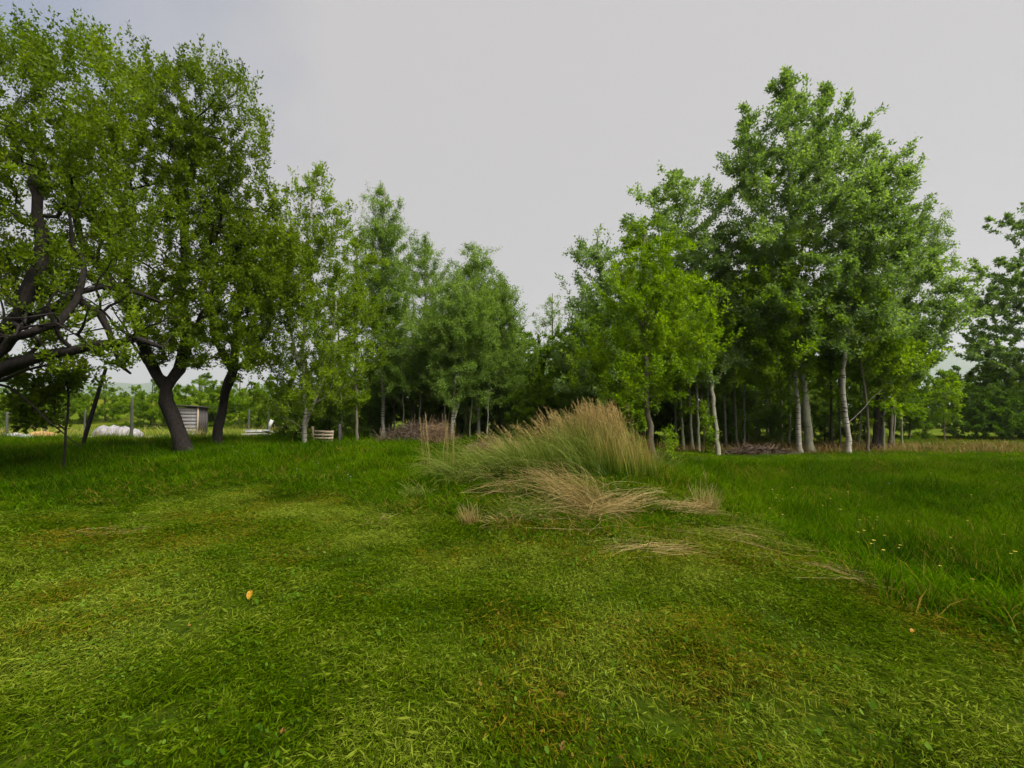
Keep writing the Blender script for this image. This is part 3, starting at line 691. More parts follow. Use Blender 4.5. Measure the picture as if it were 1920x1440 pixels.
tree('birch_tree', 'bushy birch with paired thin pale trunks right of the brushwood', 'tree', M['birch_leaf'], M['birch_bark'], 17,
     [(520, 835, 880), (560, 800, 920), (620, 790, 930), (690, 800, 925), (740, 820, 900)], [(845, 822), (850, 770), (854, 690), (856, 600), (860, 530)], .06, 14, n=1000, lps=58, leaf=(.066, .042), group=BG, soft=.4,
     limbs=[([(847, 800), (862, 740), (866, 660), (872, 560)], .05, .02)], clumps=80, spread=.34, droop=.1, axis_up=-.1, lift=.2)
tree('birch_tree', 'round-topped birch with a bright trunk standing behind the hay heap', 'tree', M['birch_leaf'], M['birch_bark'], 18.5,
     [(456, 880, 900), (500, 855, 925), (560, 835, 940), (640, 830, 945), (720, 850, 930)], [(898, 822), (898, 760), (896, 680), (892, 580), (890, 465)], .07, 15, n=1000, lps=58, leaf=(.066, .042), group=BG, soft=.4, clumps=85, spread=.32, droop=.12, axis_up=-.1, lift=.22)
tree('birch_tree', 'shorter blue-green birch closing the middle grove beside the gap', 'tree', M['birch_leaf'], M['grey_bark'], 19,
     [(512, 930, 945), (550, 905, 965), (620, 895, 980), (690, 890, 985), (760, 900, 980)], [(942, 818), (942, 740), (940, 640), (938, 515)], .07, 16, n=850, lps=58, leaf=(.07, .045), group=BG, soft=.4, clumps=75, spread=.32, droop=.1, axis_up=-.1, lift=.2)
tree('birch_tree', 'feathery far birch seen in the gap between the two groves', 'tree', M['birch_leaf'], M['grey_bark'], 30,
     [(545, 1030, 1042), (590, 1005, 1065), (650, 990, 1085), (700, 985, 1090)], [(1038, 800), (1037, 700), (1036, 550)], .1, 17, n=260, lps=30, leaf=(.11, .06), group=BG, soft=.4, clumps=50, spread=.45, droop=.1, axis_up=0, lift=.2)
for k, (bx, by, tx, ty, dd, w, lab) in enumerate([
        (770, 822, 775, 560, 19, .04, 'thin sapling with a bare pale stem rising out of the brushwood heap'),
        (818, 822, 812, 590, 19.5, .04, 'grey sapling standing directly behind the tall dry stalks'),
        (872, 820, 876, 600, 18, .04, 'slender stem close beside the bright trunk behind the hay heap'),
        (738, 824, 742, 560, 18.6, .045, 'straight thin stem touching the shade of the tallest birch'),
        (640, 818, 634, 600, 17, .05, 'leafy sapling behind the wooden pallet')]):
    tree('birch_sapling', lab, 'tree', M['birch_leaf'], M['grey_bark'], dd, [(ty, tx - 8, tx + 8), (ty + 60, tx - 32, tx + 32), (ty + 130, tx - 36, tx + 36), (ty + 185, tx - 26, tx + 26)],
         [(bx, by), ((bx * 2 + tx) / 3, by - 80), (tx, ty)], w, 40 + k, n=170, lps=36, leaf=(.09, .055), group='thin saplings in the middle grove', clumps=28, spread=.34, droop=.1, lift=.2)

# --- the right hand grove
tree('alder_tree', 'bright green young alder with pale trunk at the end of the tall dry grass', 'tree', M['alder_leaf'], M['grey_bark'], 10.5,
     [(400, 1185, 1235), (460, 1140, 1270), (540, 1105, 1310), (620, 1085, 1335), (690, 1090, 1320), (740, 1120, 1290)],
     [(1226, 874), (1218, 800), (1212, 735), (1212, 660), (1210, 560), (1205, 420)], .075, 20, n=820, lps=62, leaf=(.054, .040),
     limbs=[([(1212, 705), (1240, 672), (1275, 645), (1310, 620)], .035, .012), ([(1212, 660), (1228, 600), (1240, 520), (1250, 460)], .04, .012), ([(1216, 770), (1200, 745), (1170, 720)], .025, .01), ([(1211, 620), (1180, 560), (1160, 500)], .035, .012)],
     clumps=140, spread=.3, lift=.05, steep=.8)
AG = 'trees of the aspen grove'
tree('birch_tree', 'grey-green loose birch behind the bright alder', 'tree', M['aspen_leaf'], M['grey_bark'], 15,
     [(435, 1095, 1140), (490, 1080, 1185), (560, 1075, 1200), (650, 1060, 1210), (730, 1050, 1200)], [(1140, 835), (1140, 740), (1135, 600), (1120, 450)], .08, 21, n=650, lps=40, leaf=(.085, .06), group=AG, soft=.22, clumps=75, spread=.34)
tree('aspen_tree', 'aspen with spiky shoulder crown left of the two-trunked giant', 'tree', M['aspen_leaf'], M['aspen_bark'], 16,
     [(322, 1235, 1260), (370, 1195, 1330), (450, 1160, 1360), (540, 1150, 1370), (640, 1170, 1380), (720, 1200, 1370)], [(1347, 852, 14), (1337, 760, 14.4), (1326, 640, 15), (1300, 500, 15.6), (1255, 335, 16)], .062, 22, n=800, lps=46, leaf=(.09, .075), group=AG, soft=.22, clumps=110, spread=.38, lift=.1)
tree('aspen_tree', 'tallest aspen of the grove with a smooth pale trunk and pointed top', 'tree', M['aspen_leaf'], M['aspen_bark'], 15.2,
     [(130, 1466, 1486), (180, 1440, 1510), (230, 1390, 1590), (300, 1345, 1610), (400, 1335, 1640), (500, 1345, 1640), (580, 1370, 1620), (650, 1400, 1600)],
     [(1518, 848), (1512, 780), (1502, 680), (1494, 600), (1486, 480), (1480, 320), (1475, 165)], .125, 23, n=1500, lps=52, leaf=(.095, .075), group=AG, soft=.22, extra=np.vstack([scat(30, 1464, 1490, 130, 210, 15, 15.5, 26), scat(31, 1532, 1558, 158, 240, 15, 15.5, 20), scat(32, 1382, 1404, 195, 280, 15, 15.5, 16)]), clumps=140, spread=.32, lift=.08,
     limbs=[([(1490, 540), (1515, 420), (1535, 300), (1543, 205)], .05, .012), ([(1487, 520), (1440, 420), (1410, 320), (1398, 250)], .045, .012)])
tree('birch_tree', 'dark blotched birch trunk pressed against the tallest aspen', 'tree', M['alder_leaf'], M['birch_bark'], 15.0,
     [(420, 1400, 1470), (500, 1370, 1520), (590, 1360, 1540), (670, 1380, 1530), (720, 1420, 1490)], [(1499, 846), (1496, 780), (1491, 700), (1484, 600), (1460, 430)], .08, 24, n=520, lps=42, leaf=(.09, .07), group=AG, soft=.22, clumps=70, spread=.4, lift=.05, tonebias=-.1)
tree('birch_tree', 'white crooked birch with a low side branch at the grove edge', 'tree', M['aspen_leaf'], M['birch_bark'], 14.5,
     [(285, 1620, 1680), (340, 1590, 1710), (430, 1570, 1710), (520, 1560, 1700), (600, 1540, 1700), (650, 1560, 1680)],
     [(1590, 850), (1590, 810), (1582, 760), (1582, 690), (1588, 640), (1596, 560), (1620, 430), (1650, 300)], .078, 25, n=560, lps=46, leaf=(.09, .07), group=AG, soft=.22, clumps=100, spread=.28,
     limbs=[([(1590, 800), (1608, 778), (1635, 745), (1655, 730)], .011, .004)])
tree('birch_tree', 'thin weeping birch with hanging outer twigs at the grove end', 'tree', M['birch_leaf'], M['grey_bark'], 17,
     [(360, 1720, 1760), (420, 1700, 1775), (500, 1690, 1780), (580, 1690, 1770), (640, 1690, 1750)], [(1668, 838), (1672, 760), (1682, 640), (1705, 500), (1735, 370)], .07, 26, n=300, lps=34, leaf=(.08, .045), group=AG, soft=.22, clumps=50, spread=.22, droop=.25, axis_up=-.4, lift=.25)
tree('aspen_tree', 'dark thick-stumped aspen with wide side boughs over the field', 'tree', M['aspen_leaf'], M['dark_bark'], 16,
     [(440, 1660, 1700), (500, 1640, 1750), (560, 1620, 1800), (610, 1620, 1780), (650, 1610, 1720), (700, 1600, 1740)], [(1645, 842), (1647, 780), (1652, 700), (1660, 580), (1675, 450)], .16, 27, n=480, lps=46, leaf=(.10, .08), group=AG, soft=.22, clumps=80, spread=.36, lift=.0, steep=.3)
tree('aspen_tree', 'low spreading aspen bough thicket beneath the white crooked birch', 'tree', M['alder_leaf'], M['grey_bark'], 14.8,
     [(540, 1550, 1620), (590, 1530, 1640), (650, 1600, 1700), (700, 1640, 1700)], [(1628, 846), (1626, 760), (1610, 660), (1590, 560)], .04, 28, n=260, lps=40, leaf=(.09, .07), group=AG, soft=.22, clumps=40, spread=.35)

for k, (bx_, by, tx, ty, dd, w, lab) in enumerate([(755, 824, 750, 640, 17.6, .028, 'hair-thin pale stem at the brushwood edge near the tallest birch'), (783, 822, 790, 630, 17.8, .03, 'hair-thin pale stem leaning out of the brushwood middle'), (830, 820, 836, 620, 17.4, .03, 'hair-thin stem just left of the paired trunks'),
        (880, 822, 884, 610, 17.5, .032, 'straight pale stem halfway between paired trunks and bright trunk'), (912, 818, 915, 620, 18, .028, 'hair-thin stem just past the bright trunk'), (955, 812, 950, 640, 18.5, .028, 'crooked thin stem over the hay heap'),
        (1268, 846, 1252, 600, 16.4, .035, 'dusky thin stem nearest the alder in the hollow'), (1332, 846, 1316, 560, 16, .03, 'pale thin stem tight behind the yellow-leaved sapling'), (1396, 838, 1384, 560, 17.4, .03, 'pale thin stem over the brush pile start'), (1418, 836, 1410, 560, 18.4, .03, 'dusky thin stem over the brush pile middle'),
        (1480, 838, 1474, 580, 18.4, .035, 'dusky thin stem left of the dark blotched birch'), (1610, 844, 1612, 600, 16.4, .028, 'pale thin stem just past the crooked birch'), (1674, 838, 1680, 590, 17, .03, 'thin pale stem leaning at the weeping birch')]):
    tree('thin_stem', lab, 'tree', M['birch_leaf' if bx_ < 1000 else 'alder_leaf'], M['birch_bark' if k % 3 else 'aspen_bark'], dd, [(ty, tx - 10, tx + 10), (ty + 45, tx - 30, tx + 30), (ty + 100, tx - 28, tx + 28)],
         [(bx_, by), (bx_ * .6 + tx * .4 + 3, by * .6 + ty * .4), (tx, ty)], w, 200 + k, n=90, lps=34, leaf=(.075, .055), group='hair-thin stems of both groves', clumps=30, spread=.32, wob=.025, top_r=.012)
saps = [(1282, 846, 1262, 560, 15.5, .05, 'first slim stem of the cluster behind the alder'), (1298, 848, 1280, 520, 15.8, .055, 'second slim stem of the cluster, leaning over the first'),
        (1310, 848, 1300, 500, 15.2, .045, 'third slim stem of the cluster, beside the yellow-leaved sapling'), (1322, 844, 1304, 540, 16.2, .04, 'fourth thin stem of the cluster, touching the yellow-leaved sapling'),
        (1362, 838, 1340, 470, 16.8, .045, 'thin upright stem just past the aspen with spiky shoulder crown'), (1382, 836, 1366, 480, 17.2, .045, 'lone pale stem rising at the start of the brown brush pile'),
        (1560, 842, 1556, 520, 16.5, .04, 'dark thin stem between the pale aspen and the white crooked birch'), (1575, 846, 1571, 560, 15.6, .035, 'dark thin stem leaning on the white crooked birch'),
        (1656, 846, 1662, 580, 15.8, .04, 'pale pole-thin stem beside the dark thick-stumped aspen'), (1690, 836, 1694, 600, 18, .035, 'last thin stem of the grove before the open field'),
        (1440, 832, 1432, 520, 19, .06, 'shaded stem behind the middle of the brown brush pile'), (1465, 832, 1462, 540, 20, .06, 'shaded stem behind the end of the brown brush pile')]
for k, (bx, by, tx, ty, dd, w, lab) in enumerate(saps):
    tree('aspen_sapling', lab, 'tree', M['thicket_leaf' if dd > 16 else 'alder_leaf'], M['aspen_bark' if k not in (6, 7) else 'dark_bark'], dd,
         [(ty, tx - 10, tx + 10), (ty + 50, tx - 40, tx + 40), (ty + 120, tx - 48, tx + 48), (ty + 190, tx - 40, tx + 40)],
         [(bx, by), (bx * .65 + tx * .35, by * .65 + ty * .35), (tx, ty)], w, 60 + k, n=200, lps=38, leaf=(.09, .075), group='slim stems of the aspen grove', clumps=30, spread=.4, wob=.02)

tree('yellow_sapling', 'knee-thin sapling with bright yellow-green leaves before the slim stems', 'tree', M['lime_leaf'], M['grey_bark'], 14.2,
     [(752, 1318, 1326), (780, 1308, 1338), (820, 1305, 1340), (845, 1312, 1332)], [(1322, 858), (1322, 820), (1322, 752)], .012, 80, n=60, lps=12, leaf=(.09, .06), clumps=20, spread=.1, flare=.1, top_r=.004)
tree('green_shrub', 'small rounded-leaf shrub growing at the foot of the alder', 'shrub', M['alder_leaf'], M['grey_bark'], 10.4,
     [(795, 1236, 1256), (830, 1234, 1270), (870, 1230, 1272)], [(1246, 885), (1246, 840), (1248, 800)], .012, 81, n=70, lps=12, leaf=(.05, .04), clumps=22, spread=.1, flare=.1, top_r=.004)

# --- tall tree at the right edge and the thicket under it
tree('aspen_tree', 'big layered tree at the picture edge across the field', 'tree', M['aspen_leaf'], M['dark_bark'], 25,
     [(375, 1890, 1990), (450, 1850, 2050), (520, 1840, 2090), (600, 1825, 2110), (680, 1815, 2120), (760, 1830, 2100)], [(1960, 828), (1958, 740), (1955, 600), (1945, 380)], .2, 30, n=1300, lps=48, leaf=(.15, .11), clumps=150, spread=.55, lift=-.02, steep=.25)
tree('thicket_shrub', 'dense green shrub filling the foot of the big edge tree', 'shrub', M['thicket_leaf'], M['dark_bark'], 26,
     [(680, 1830, 1960), (720, 1805, 2000), (770, 1785, 2010), (812, 1790, 2010)], [(1890, 826), (1888, 790), (1886, 700)], .05, 31, n=620, lps=46, leaf=(.14, .10), clumps=80, spread=.45)
tree('thicket_shrub', 'lighter low shrub before the dense one at the field corner', 'shrub', M['far_leaf'], M['dark_bark'], 24,
     [(730, 1850, 1900), (770, 1815, 1950), (805, 1800, 1960), (818, 1810, 1950)], [(1880, 828), (1878, 800), (1874, 740)], .04, 32, n=380, lps=42, leaf=(.13, .09), clumps=60, spread=.4)
tree('young_willow', 'spindly young tree standing alone on the field before the far trees', 'tree', M['alder_leaf'], M['grey_bark'], 22,
     [(690, 1765, 1785), (730, 1748, 1800), (780, 1752, 1795)], [(1771, 830), (1770, 790), (1772, 700)], .03, 33, n=130, lps=26, leaf=(.09, .06), clumps=26, spread=.3, wob=.02)

# --- background trees: three kinds built once, then copied
def proto(name, mat, bark, h, w, seed, n, lps, leaf, low=.12):
    d = 30.0; px = 960
    top = 765 - (h - 1.55) / d * FPX; bot = 765 + 1.55 / d * FPX; hw = w / d * FPX / 2
    rows = [(top, px - hw * .15, px + hw * .15), (top + (bot - top) * .25, px - hw * .7, px + hw * .7), (top + (bot - top) * .55, px - hw, px + hw), (bot - (bot - top) * low, px - hw * .8, px + hw * .8)]
    r = tree(name, 'tmp', 'tree', mat, bark, d, rows, [(px, bot), (px + 3, (top + bot) / 2), (px, top)], .018 * h, seed, n=n, lps=lps, leaf=leaf, clumps=max(20, n // 8), spread=.06 * h, flare=.3)
    return r
P1 = proto('thicket_tree', M['thicket_leaf'], M['dark_bark'], 6.5, 4.6, 90, 620, 46, (.13, .10))
P2 = proto('thicket_tree', M['thicket_leaf'], M['dark_bark'], 8.0, 4.2, 91, 620, 46, (.13, .10), low=.3)
P3 = proto('thicket_tree', M['far_leaf'], M['dark_bark'], 6.0, 5.0, 92, 520, 40, (.16, .12), low=.05)
P4 = proto('field_shrub', M['lime_leaf'], M['dark_bark'], 3.6, 6.4, 93, 620, 40, (.11, .08), low=.0)
def put(src, first, px, d, sc, label, group, cat='tree', rz=0, szz=None):
    x = (px - 960) / FPX * d; loc = (x, d, gh(x, d) - .05)
    if first:
        src.location = loc if False else [float(c) for c in loc]; src.rotation_euler = (0, 0, rz); src.scale = (sc, sc, szz or sc); o = src
    else: o = copy_tree(src, loc, rz, sc, szz)
    tag(o, label, cat, group); return o
TG = 'dark thicket trees behind the groves'
lst = [(P1, 960, 23, .95, 'dark thicket tree behind the hay heap'), (P1, 1010, 21, .72, 'low dark thicket tree in the gap left of the far birch'), (P1, 1075, 20, .85, 'dark thicket tree behind the tall dry grass'),
       (P1, 1130, 19, .95, 'dark thicket tree between the dry grass and the alder'), (P1, 1200, 20, 1.0, 'dark thicket tree hidden behind the alder crown'), (P2, 1265, 21, 1.0, 'dark thicket tree behind the slim stem cluster'),
       (P1, 1340, 23, 1.05, 'dark thicket tree behind the yellow-leaved sapling'), (P1, 1410, 26, 1.1, 'dark thicket tree behind the brown brush pile'), (P1, 1480, 28, 1.05, 'dark thicket tree behind the tallest aspen trunk'),
       (P2, 1550, 27, .95, 'dark thicket tree glimpsed before the crooked birch'), (P1, 770, 24, .9, 'dark thicket tree behind the brushwood heap'), (P1, 840, 25, .9, 'dark thicket tree behind the paired trunks'),
       (P1, 700, 25, .75, 'dark thicket tree behind the tallest birch foot'), (P1, 610, 22, .62, 'low dark thicket tree behind the wooden pallet'), (P1, 905, 26, .9, 'dark thicket tree behind the round-topped birch')]
seen = set()
for k, (p, px, d, sc, lab) in enumerate(lst):
    put(p, id(p) not in seen, px, d, sc, lab, TG, rz=k * 1.3); seen.add(id(p))
P5 = proto('understorey_shrub', M['thicket_leaf'], M['dark_bark'], 3.0, 2.6, 94, 300, 44, (.085, .065), low=.04)
P6 = proto('understorey_shrub', M['birch_leaf'], M['grey_bark'], 3.4, 2.2, 95, 300, 44, (.08, .06), low=.1)
UG = 'leafy shrubs filling the foot of the groves'
for k, (p, px, d, sc, lab) in enumerate([(P6, 690, 19, .95, 'leafy shrub between the young willow and the tallest birch'), (P5, 735, 20, 1.0, 'leafy shrub behind the foot of the tallest birch'), (P6, 790, 20.5, 1.05, 'leafy shrub over the brushwood heap'), (P5, 830, 19.5, .9, 'leafy shrub behind the tall dry stalks'),
        (P6, 880, 20, 1.1, 'leafy shrub between the paired trunks and bright trunk'), (P5, 925, 20.5, 1.1, 'leafy shrub behind the bright trunk and hay'), (P6, 965, 19, 1.0, 'leafy shrub over the hay heap'), (P5, 1000, 17.5, .95, 'leafy shrub rising behind the feathery grass tops'),
        (P5, 1060, 16.5, 1.0, 'leafy shrub behind the tawny grass plume'), (P6, 1105, 15.5, .95, 'leafy shrub below the grey-green loose birch'), (P5, 1165, 15, .9, 'leafy shrub just behind the alder trunk'), (P5, 1258, 17.5, 1.0, 'leafy shrub in the dark hollow past the alder'),
        (P6, 1400, 20, .95, 'leafy shrub over the brown brush pile'), (P5, 1455, 21, 1.0, 'leafy shrub left of the dark blotched birch'), (P6, 1300, 17.2, .7, 'low leafy shrub among the slim stem cluster'), (P6, 1365, 18, .75, 'low leafy shrub just past the spiky shoulder aspen'), (P6, 1440, 18.2, .7, 'low leafy shrub at the back edge of the brush pile'), (P6, 1620, 18.5, .7, 'low leafy shrub past the white crooked birch'), (P6, 1545, 20, .9, 'leafy shrub between pale aspen and crooked birch'), (P5, 1700, 24, .9, 'leafy shrub at the grove end by the field'), (P5, 620, 18, .8, 'leafy shrub behind the pallet and stakes'), (P6, 545, 19, .75, 'leafy shrub left of the twin-stemmed willow')]):
    put(p, k in (0, 1), px, d, sc, lab, UG, 'shrub', rz=k * 2.3)
FG = 'far trees across the open field'
for k, (px, d, sc, lab) in enumerate([(1600, 46, 1.0, 'far tree seen through the thin stems of the grove'), (1665, 48, .95, 'far tree beside the dark stump trunk'), (1720, 50, 1.05, 'far grey-green tree just past the grove'),
        (1765, 47, .95, 'far tree behind the spindly young tree'), (1800, 52, 1.1, 'far tree in the notch under the blue hill'), (1850, 45, .9, 'far tree behind the lighter low shrub'), (1905, 50, 1.0, 'far tree at the field edge by the big edge tree'),
        (1530, 50, 1.0, 'far tree behind the tallest aspen')]):
    put(P3, k == 0, px, d, sc, lab, FG, rz=k * 2.1)
LG = 'lime green shrubs behind the shed'
for k, (px, d, sc, lab) in enumerate([(20, 34, .9, 'yellow-green shrub behind the white rubble'), (110, 38, .95, 'yellow-green shrub behind the tan tarp heap'), (200, 40, .9, 'yellow-green shrub behind the white bags'), (285, 37, .95, 'yellow-green shrub seen left of the leaning trunk'),
        (372, 36, 1.1, 'tall yellow-green shrub rising behind the shed'), (450, 38, 1.05, 'yellow-green shrub behind the dark fence post'), (520, 36, 1.05, 'yellow-green shrub behind the white boards'), (600, 33, .95, 'yellow-green shrub behind the twin-stemmed willow'), (-60, 37, 1.0, 'yellow-green shrub at the far picture edge')]):
    put(P4, k == 0, px, d, sc, lab, LG, 'shrub', rz=k * 1.7)

# ------------------------------------------------------------------ tall grass, straw and stalks
def ribbons(rs, paths, w, taper=.15, v=None):
    """paths (n,k,3) -> flat ribbons facing roughly sideways, widths w (n,)"""
    n, k, _ = paths.shape; T = np.gradient(paths, axis=1); T /= np.linalg.norm(T, axis=2)[:, :, None] + 1e-9
    ref = rs.randn(n, 1, 3); S = np.cross(T, ref); S /= np.linalg.norm(S, axis=2)[:, :, None] + 1e-9
    ww = (w[:, None] * np.linspace(1, taper, k)[None])[:, :, None] * .5
    V = np.stack([paths - S * ww, paths + S * ww], 2).reshape(-1, 3)
    b = (np.arange(n)[:, None] * k + np.arange(k - 1)[None]).ravel() * 2
    F = np.stack([b, b + 1, b + 3, b + 2], -1)
    vv = np.repeat(rs.rand(n) if v is None else v, 2 * k); hh = np.tile(np.repeat(np.linspace(0, 1, k), 2), n)
    return V, F, vv, hh

def stalk_paths(rs, roots, H, lean, az, k=6, curl=.5):
    """upright stalks from roots (n,3): lean (n,) radians at the base growing by curl to the tip"""
    n = len(roots); t = np.linspace(0, 1, k); P = np.zeros((n, k, 3)); P[:, 0] = roots
    for j in range(1, k):
        a = lean + curl * t[j] ** 1.6 * (.5 + lean)
        P[:, j] = P[:, j - 1] + (H / (k - 1))[:, None] * np.stack([np.sin(a) * np.cos(az), np.sin(a) * np.sin(az), np.cos(a)], -1)
    return P

def panicles(rs, P, m, L, w):
    """feathery seed heads: m short slivers on the top third of every stalk"""
    n, k, _ = P.shape; i = np.repeat(np.arange(n), m); u = .68 + .32 * rs.rand(n * m); f = u * (k - 1); a = np.minimum(f.astype(int), k - 2); g = (f - a)[:, None]
    q = P[i, a] * (1 - g) + P[i, a + 1] * g; d = P[i, -1] - P[i, -2]; d /= np.linalg.norm(d, axis=1)[:, None] + 1e-9
    e = q + (d * .8 + rs.randn(n * m, 3) * .35) * (L * (.5 + rs.rand(n * m)))[:, None]
    return ribbons(rs, np.stack([q, (q + e) / 2 + rs.randn(n * m, 3) * .003, e], 1), np.full(n * m, w), .5)

def join_ribbons(name, parts, mat, parent=None):
    V, F, v, h, off = [], [], [], [], 0
    for p in parts:
        V.append(p[0]); F.append(p[1] + off); v.append(p[2]); h.append(p[3]); off += len(p[0])
    return link(name, make_mesh(name, np.concatenate(V), [np.concatenate(F)], {'v': np.concatenate(v), 'h': np.concatenate(h)}), mat, parent)

def ground_pts(rs, n, cx, cy, sx, sy):
    a = rs.rand(n) * 2 * np.pi; q = np.sqrt(rs.rand(n)); x = cx + sx * q * np.cos(a); y = cy + sy * q * np.sin(a)
    return np.stack([x, y, gh(x, y) - .02], -1)

def tall_grass():
    rs = np.random.RandomState(70)
    # tawny upright part, leaning slightly towards the left
    r = np.vstack([ground_pts(rs, 520, 1.8, 8.55, .45, .55), ground_pts(rs, 200, 1.15, 8.9, .5, .5), ground_pts(rs, 120, .4, 8.9, .8, .5)]); n = len(r); g = np.repeat((0, 1, 2), (520, 200, 120))
    H = np.choose(g, (.62 + .62 * rs.rand(n), .55 + .55 * rs.rand(n), .45 + .55 * rs.rand(n))); lean = np.abs(rs.randn(n)) * np.choose(g, (.07, .14, .25)) + np.choose(g, (.03, .12, .3))
    az = np.pi + rs.randn(n) * .9
    P = stalk_paths(rs, r, H, lean, az, 7, .45)
    root = empty('tall_dry_grass', (1.3, 8.5, float(gh(1.3, 8.5))))
    tag(root, 'tall tawny dry grass stand with feathery tops crowning the mound', 'dry grass', None, 'stuff')
    o = join_ribbons('stalks', [ribbons(rs, P, .0075 * (.6 + .8 * rs.rand(n)), .35)], M['reed']); o.parent = root; o.matrix_parent_inverse = root.matrix_basis.inverted()
    tag(o, None, None, None, 'stuff')
    pn = panicles(rs, P[rs.rand(n) < .75], 16, .06, .006); pn = (pn[0], pn[1], pn[2], np.full(len(pn[3]), .95))
    o = join_ribbons('seed_heads', [pn], M['reed']); o.parent = root; o.matrix_parent_inverse = root.matrix_basis.inverted(); tag(o, None, None, None, 'stuff')
    return root
tall_grass()

def tussock(name, label, cat, cx, cy, sx, sy, n, hmin, hmax, leanm, az0, azs, mat, seed, w=.007, curl=1.1, group=None):
    rs = np.random.RandomState(seed); r = ground_pts(rs, n, cx, cy, sx, sy); H = hmin + (hmax - hmin) * rs.rand(n)
    P = stalk_paths(rs, r, H, leanm * (.4 + rs.rand(n)), az0 + rs.randn(n) * azs, 6, curl)
    P[:, :, 2] = np.maximum(P[:, :, 2], gh(P[:, :, 0], P[:, :, 1]) + .01)
    b = np.array((cx, cy, float(gh(cx, cy))))
    o = join_ribbons(name, [ribbons(rs, P - b, w * (.6 + .8 * rs.rand(n)), .2)], M[mat]); o.location = b
    return tag(o, label, cat, group)
tussock('grass_tussock', 'pale green tussock of long fine grass drooping off the mound', 'grass tussock', -.35, 8.3, .95, .8, 1500, .35, 1.05, .6, np.pi * 1.02, .8, 'pale_grass', 71)
tussock('grass_tussock', 'green tussock in the hollow between the tawny grass and straw', 'grass tussock', .9, 7.8, 1.0, .6, 1400, .4, 1.0, .3, np.pi * 1.05, 1.2, 'pale_grass', 72)
tussock('grass_tussock', 'long green blades standing among the tawny plume', 'grass tussock', 1.5, 8.2, .75, .5, 700, .5, 1.05, .12, np.pi, 1.5, 'pale_grass', 85, curl=.5)
tussock('grass_tussock', 'yellowing upright tussock under the straight end of tawny grass', 'grass tussock', 1.95, 7.75, .55, .4, 700, .45, .85, .15, np.pi, 1.4, 'reed', 73, curl=.4)
tussock('grass_tussock', 'light green tuft with pale blades before the fallen straw sheaf', 'grass tussock', .15, 6.0, .4, .25, 420, .22, .5, .5, np.pi * 1.5, 1.3, 'pale_grass', 74)
tussock('grass_tussock', 'small bright tuft beside the lone tall stalks', 'grass tussock', -1.45, 7.1, .18, .14, 160, .2, .42, .35, np.pi, 1.6, 'pale_grass', 75)
tussock('grass_tussock', 'sparse green and yellow blades pushing through the large straw sheaf', 'grass tussock', .85, 6.75, .8, .45, 420, .2, .55, .6, np.pi * .9, 1.6, 'pale_grass', 84)
tussock('straw_tuft', 'rust brown upright tuft of dead stalks at the straw line end', 'straw tuft', 2.62, 6.25, .17, .12, 190, .2, .48, .35, 0.3, 1.5, 'straw', 76, curl=.3, w=.006)
tussock('straw_tuft', 'brown dead tuft at the mown edge below the green tussock', 'straw tuft', -.52, 5.75, .11, .1, 150, .16, .38, .25, np.pi * 1.4, 1.4, 'straw', 77, curl=.6, w=.006)
tussock('straw_tuft', 'matted straw knot alone on the mown lawn edge', 'straw tuft', -1.72, 6.1, .17, .1, 170, .1, .25, 1.1, .4, 1.8, 'straw', 78, curl=.8, w=.005)
tussock('straw_tuft', 'low straw tangle between the brown tuft and the sheaf', 'straw tuft', -.1, 5.62, .2, .12, 200, .15, .36, .9, np.pi * .9, 1.6, 'straw', 79, curl=.9, w=.005)
tussock('grass_tussock', 'tuft of thin green blades before the alder trunk', 'grass tussock', 2.75, 8.9, .5, .45, 420, .3, .6, .3, 0, 2, 'pale_grass', 82)

def sheaf(name, label, p0, p1, s0, s1, n, arch, seed, mat='straw', w=.0036):
    """fallen straw: fanned tops around p0 (ground x, y), root ends gathered near p1"""
    rs = np.random.RandomState(seed); k = 7; t = np.linspace(0, 1, k); p0 = np.array(p0); p1 = np.array(p1); D = np.linalg.norm(p1 - p0)
    a = p0 + rs.randn(n, 2) * s0 * (1, .8); b = p1 + rs.randn(n, 2) * s1
    a = b + (a - b) * (.35 + .75 * rs.rand(n))[:, None]
    ang = rs.randn(n) * .16; loose = rs.rand(n) < .16; ang[loose] = rs.randn(loose.sum()) * .8; dvs = np.where(loose, .45, 1.0)[:, None]
    dv = (a - b) * dvs; dv = np.stack([dv[:, 0] * np.cos(ang) - dv[:, 1] * np.sin(ang), dv[:, 0] * np.sin(ang) + dv[:, 1] * np.cos(ang)], -1); a = b + dv
    side = np.stack([-dv[:, 1], dv[:, 0]], -1) * (rs.randn(n) * .12)[:, None]
    lay = rs.rand(n); P = np.zeros((n, k, 3)); tipz = (arch * 1.3 * rs.rand(n) ** 1.5)
    for j in range(k):
        xy = b * (1 - t[j]) + a * t[j] + side * math.sin(math.pi * t[j])
        P[:, j, :2] = xy; P[:, j, 2] = gh(xy[:, 0], xy[:, 1]) + .045 + arch * (.2 + lay) * math.sin(math.pi * .85 * t[j]) + tipz * t[j]
    P[:, 1:-1] += rs.randn(n, k - 2, 3) * .008
    c = np.array(((p0[0] + p1[0]) / 2, (p0[1] + p1[1]) / 2, 0.)); c[2] = gh(c[0], c[1])
    R_ = [ribbons(rs, P - c, w * (.6 + .9 * rs.rand(n)), .4)]
    if n > 100: R_.append(panicles(rs, P[rs.rand(n) < .4] - c, 7, .045, .005))
    o = join_ribbons(name, R_, M[mat]); o.location = c
    return tag(o, label, 'straw', 'flattened straw around the mound')
sheaf('straw_sheaf', 'large pinkish straw sheaf combed down over the mound front', (.05, 7.25), (1.15, 6.25), .27, .12, 330, .20, 100)
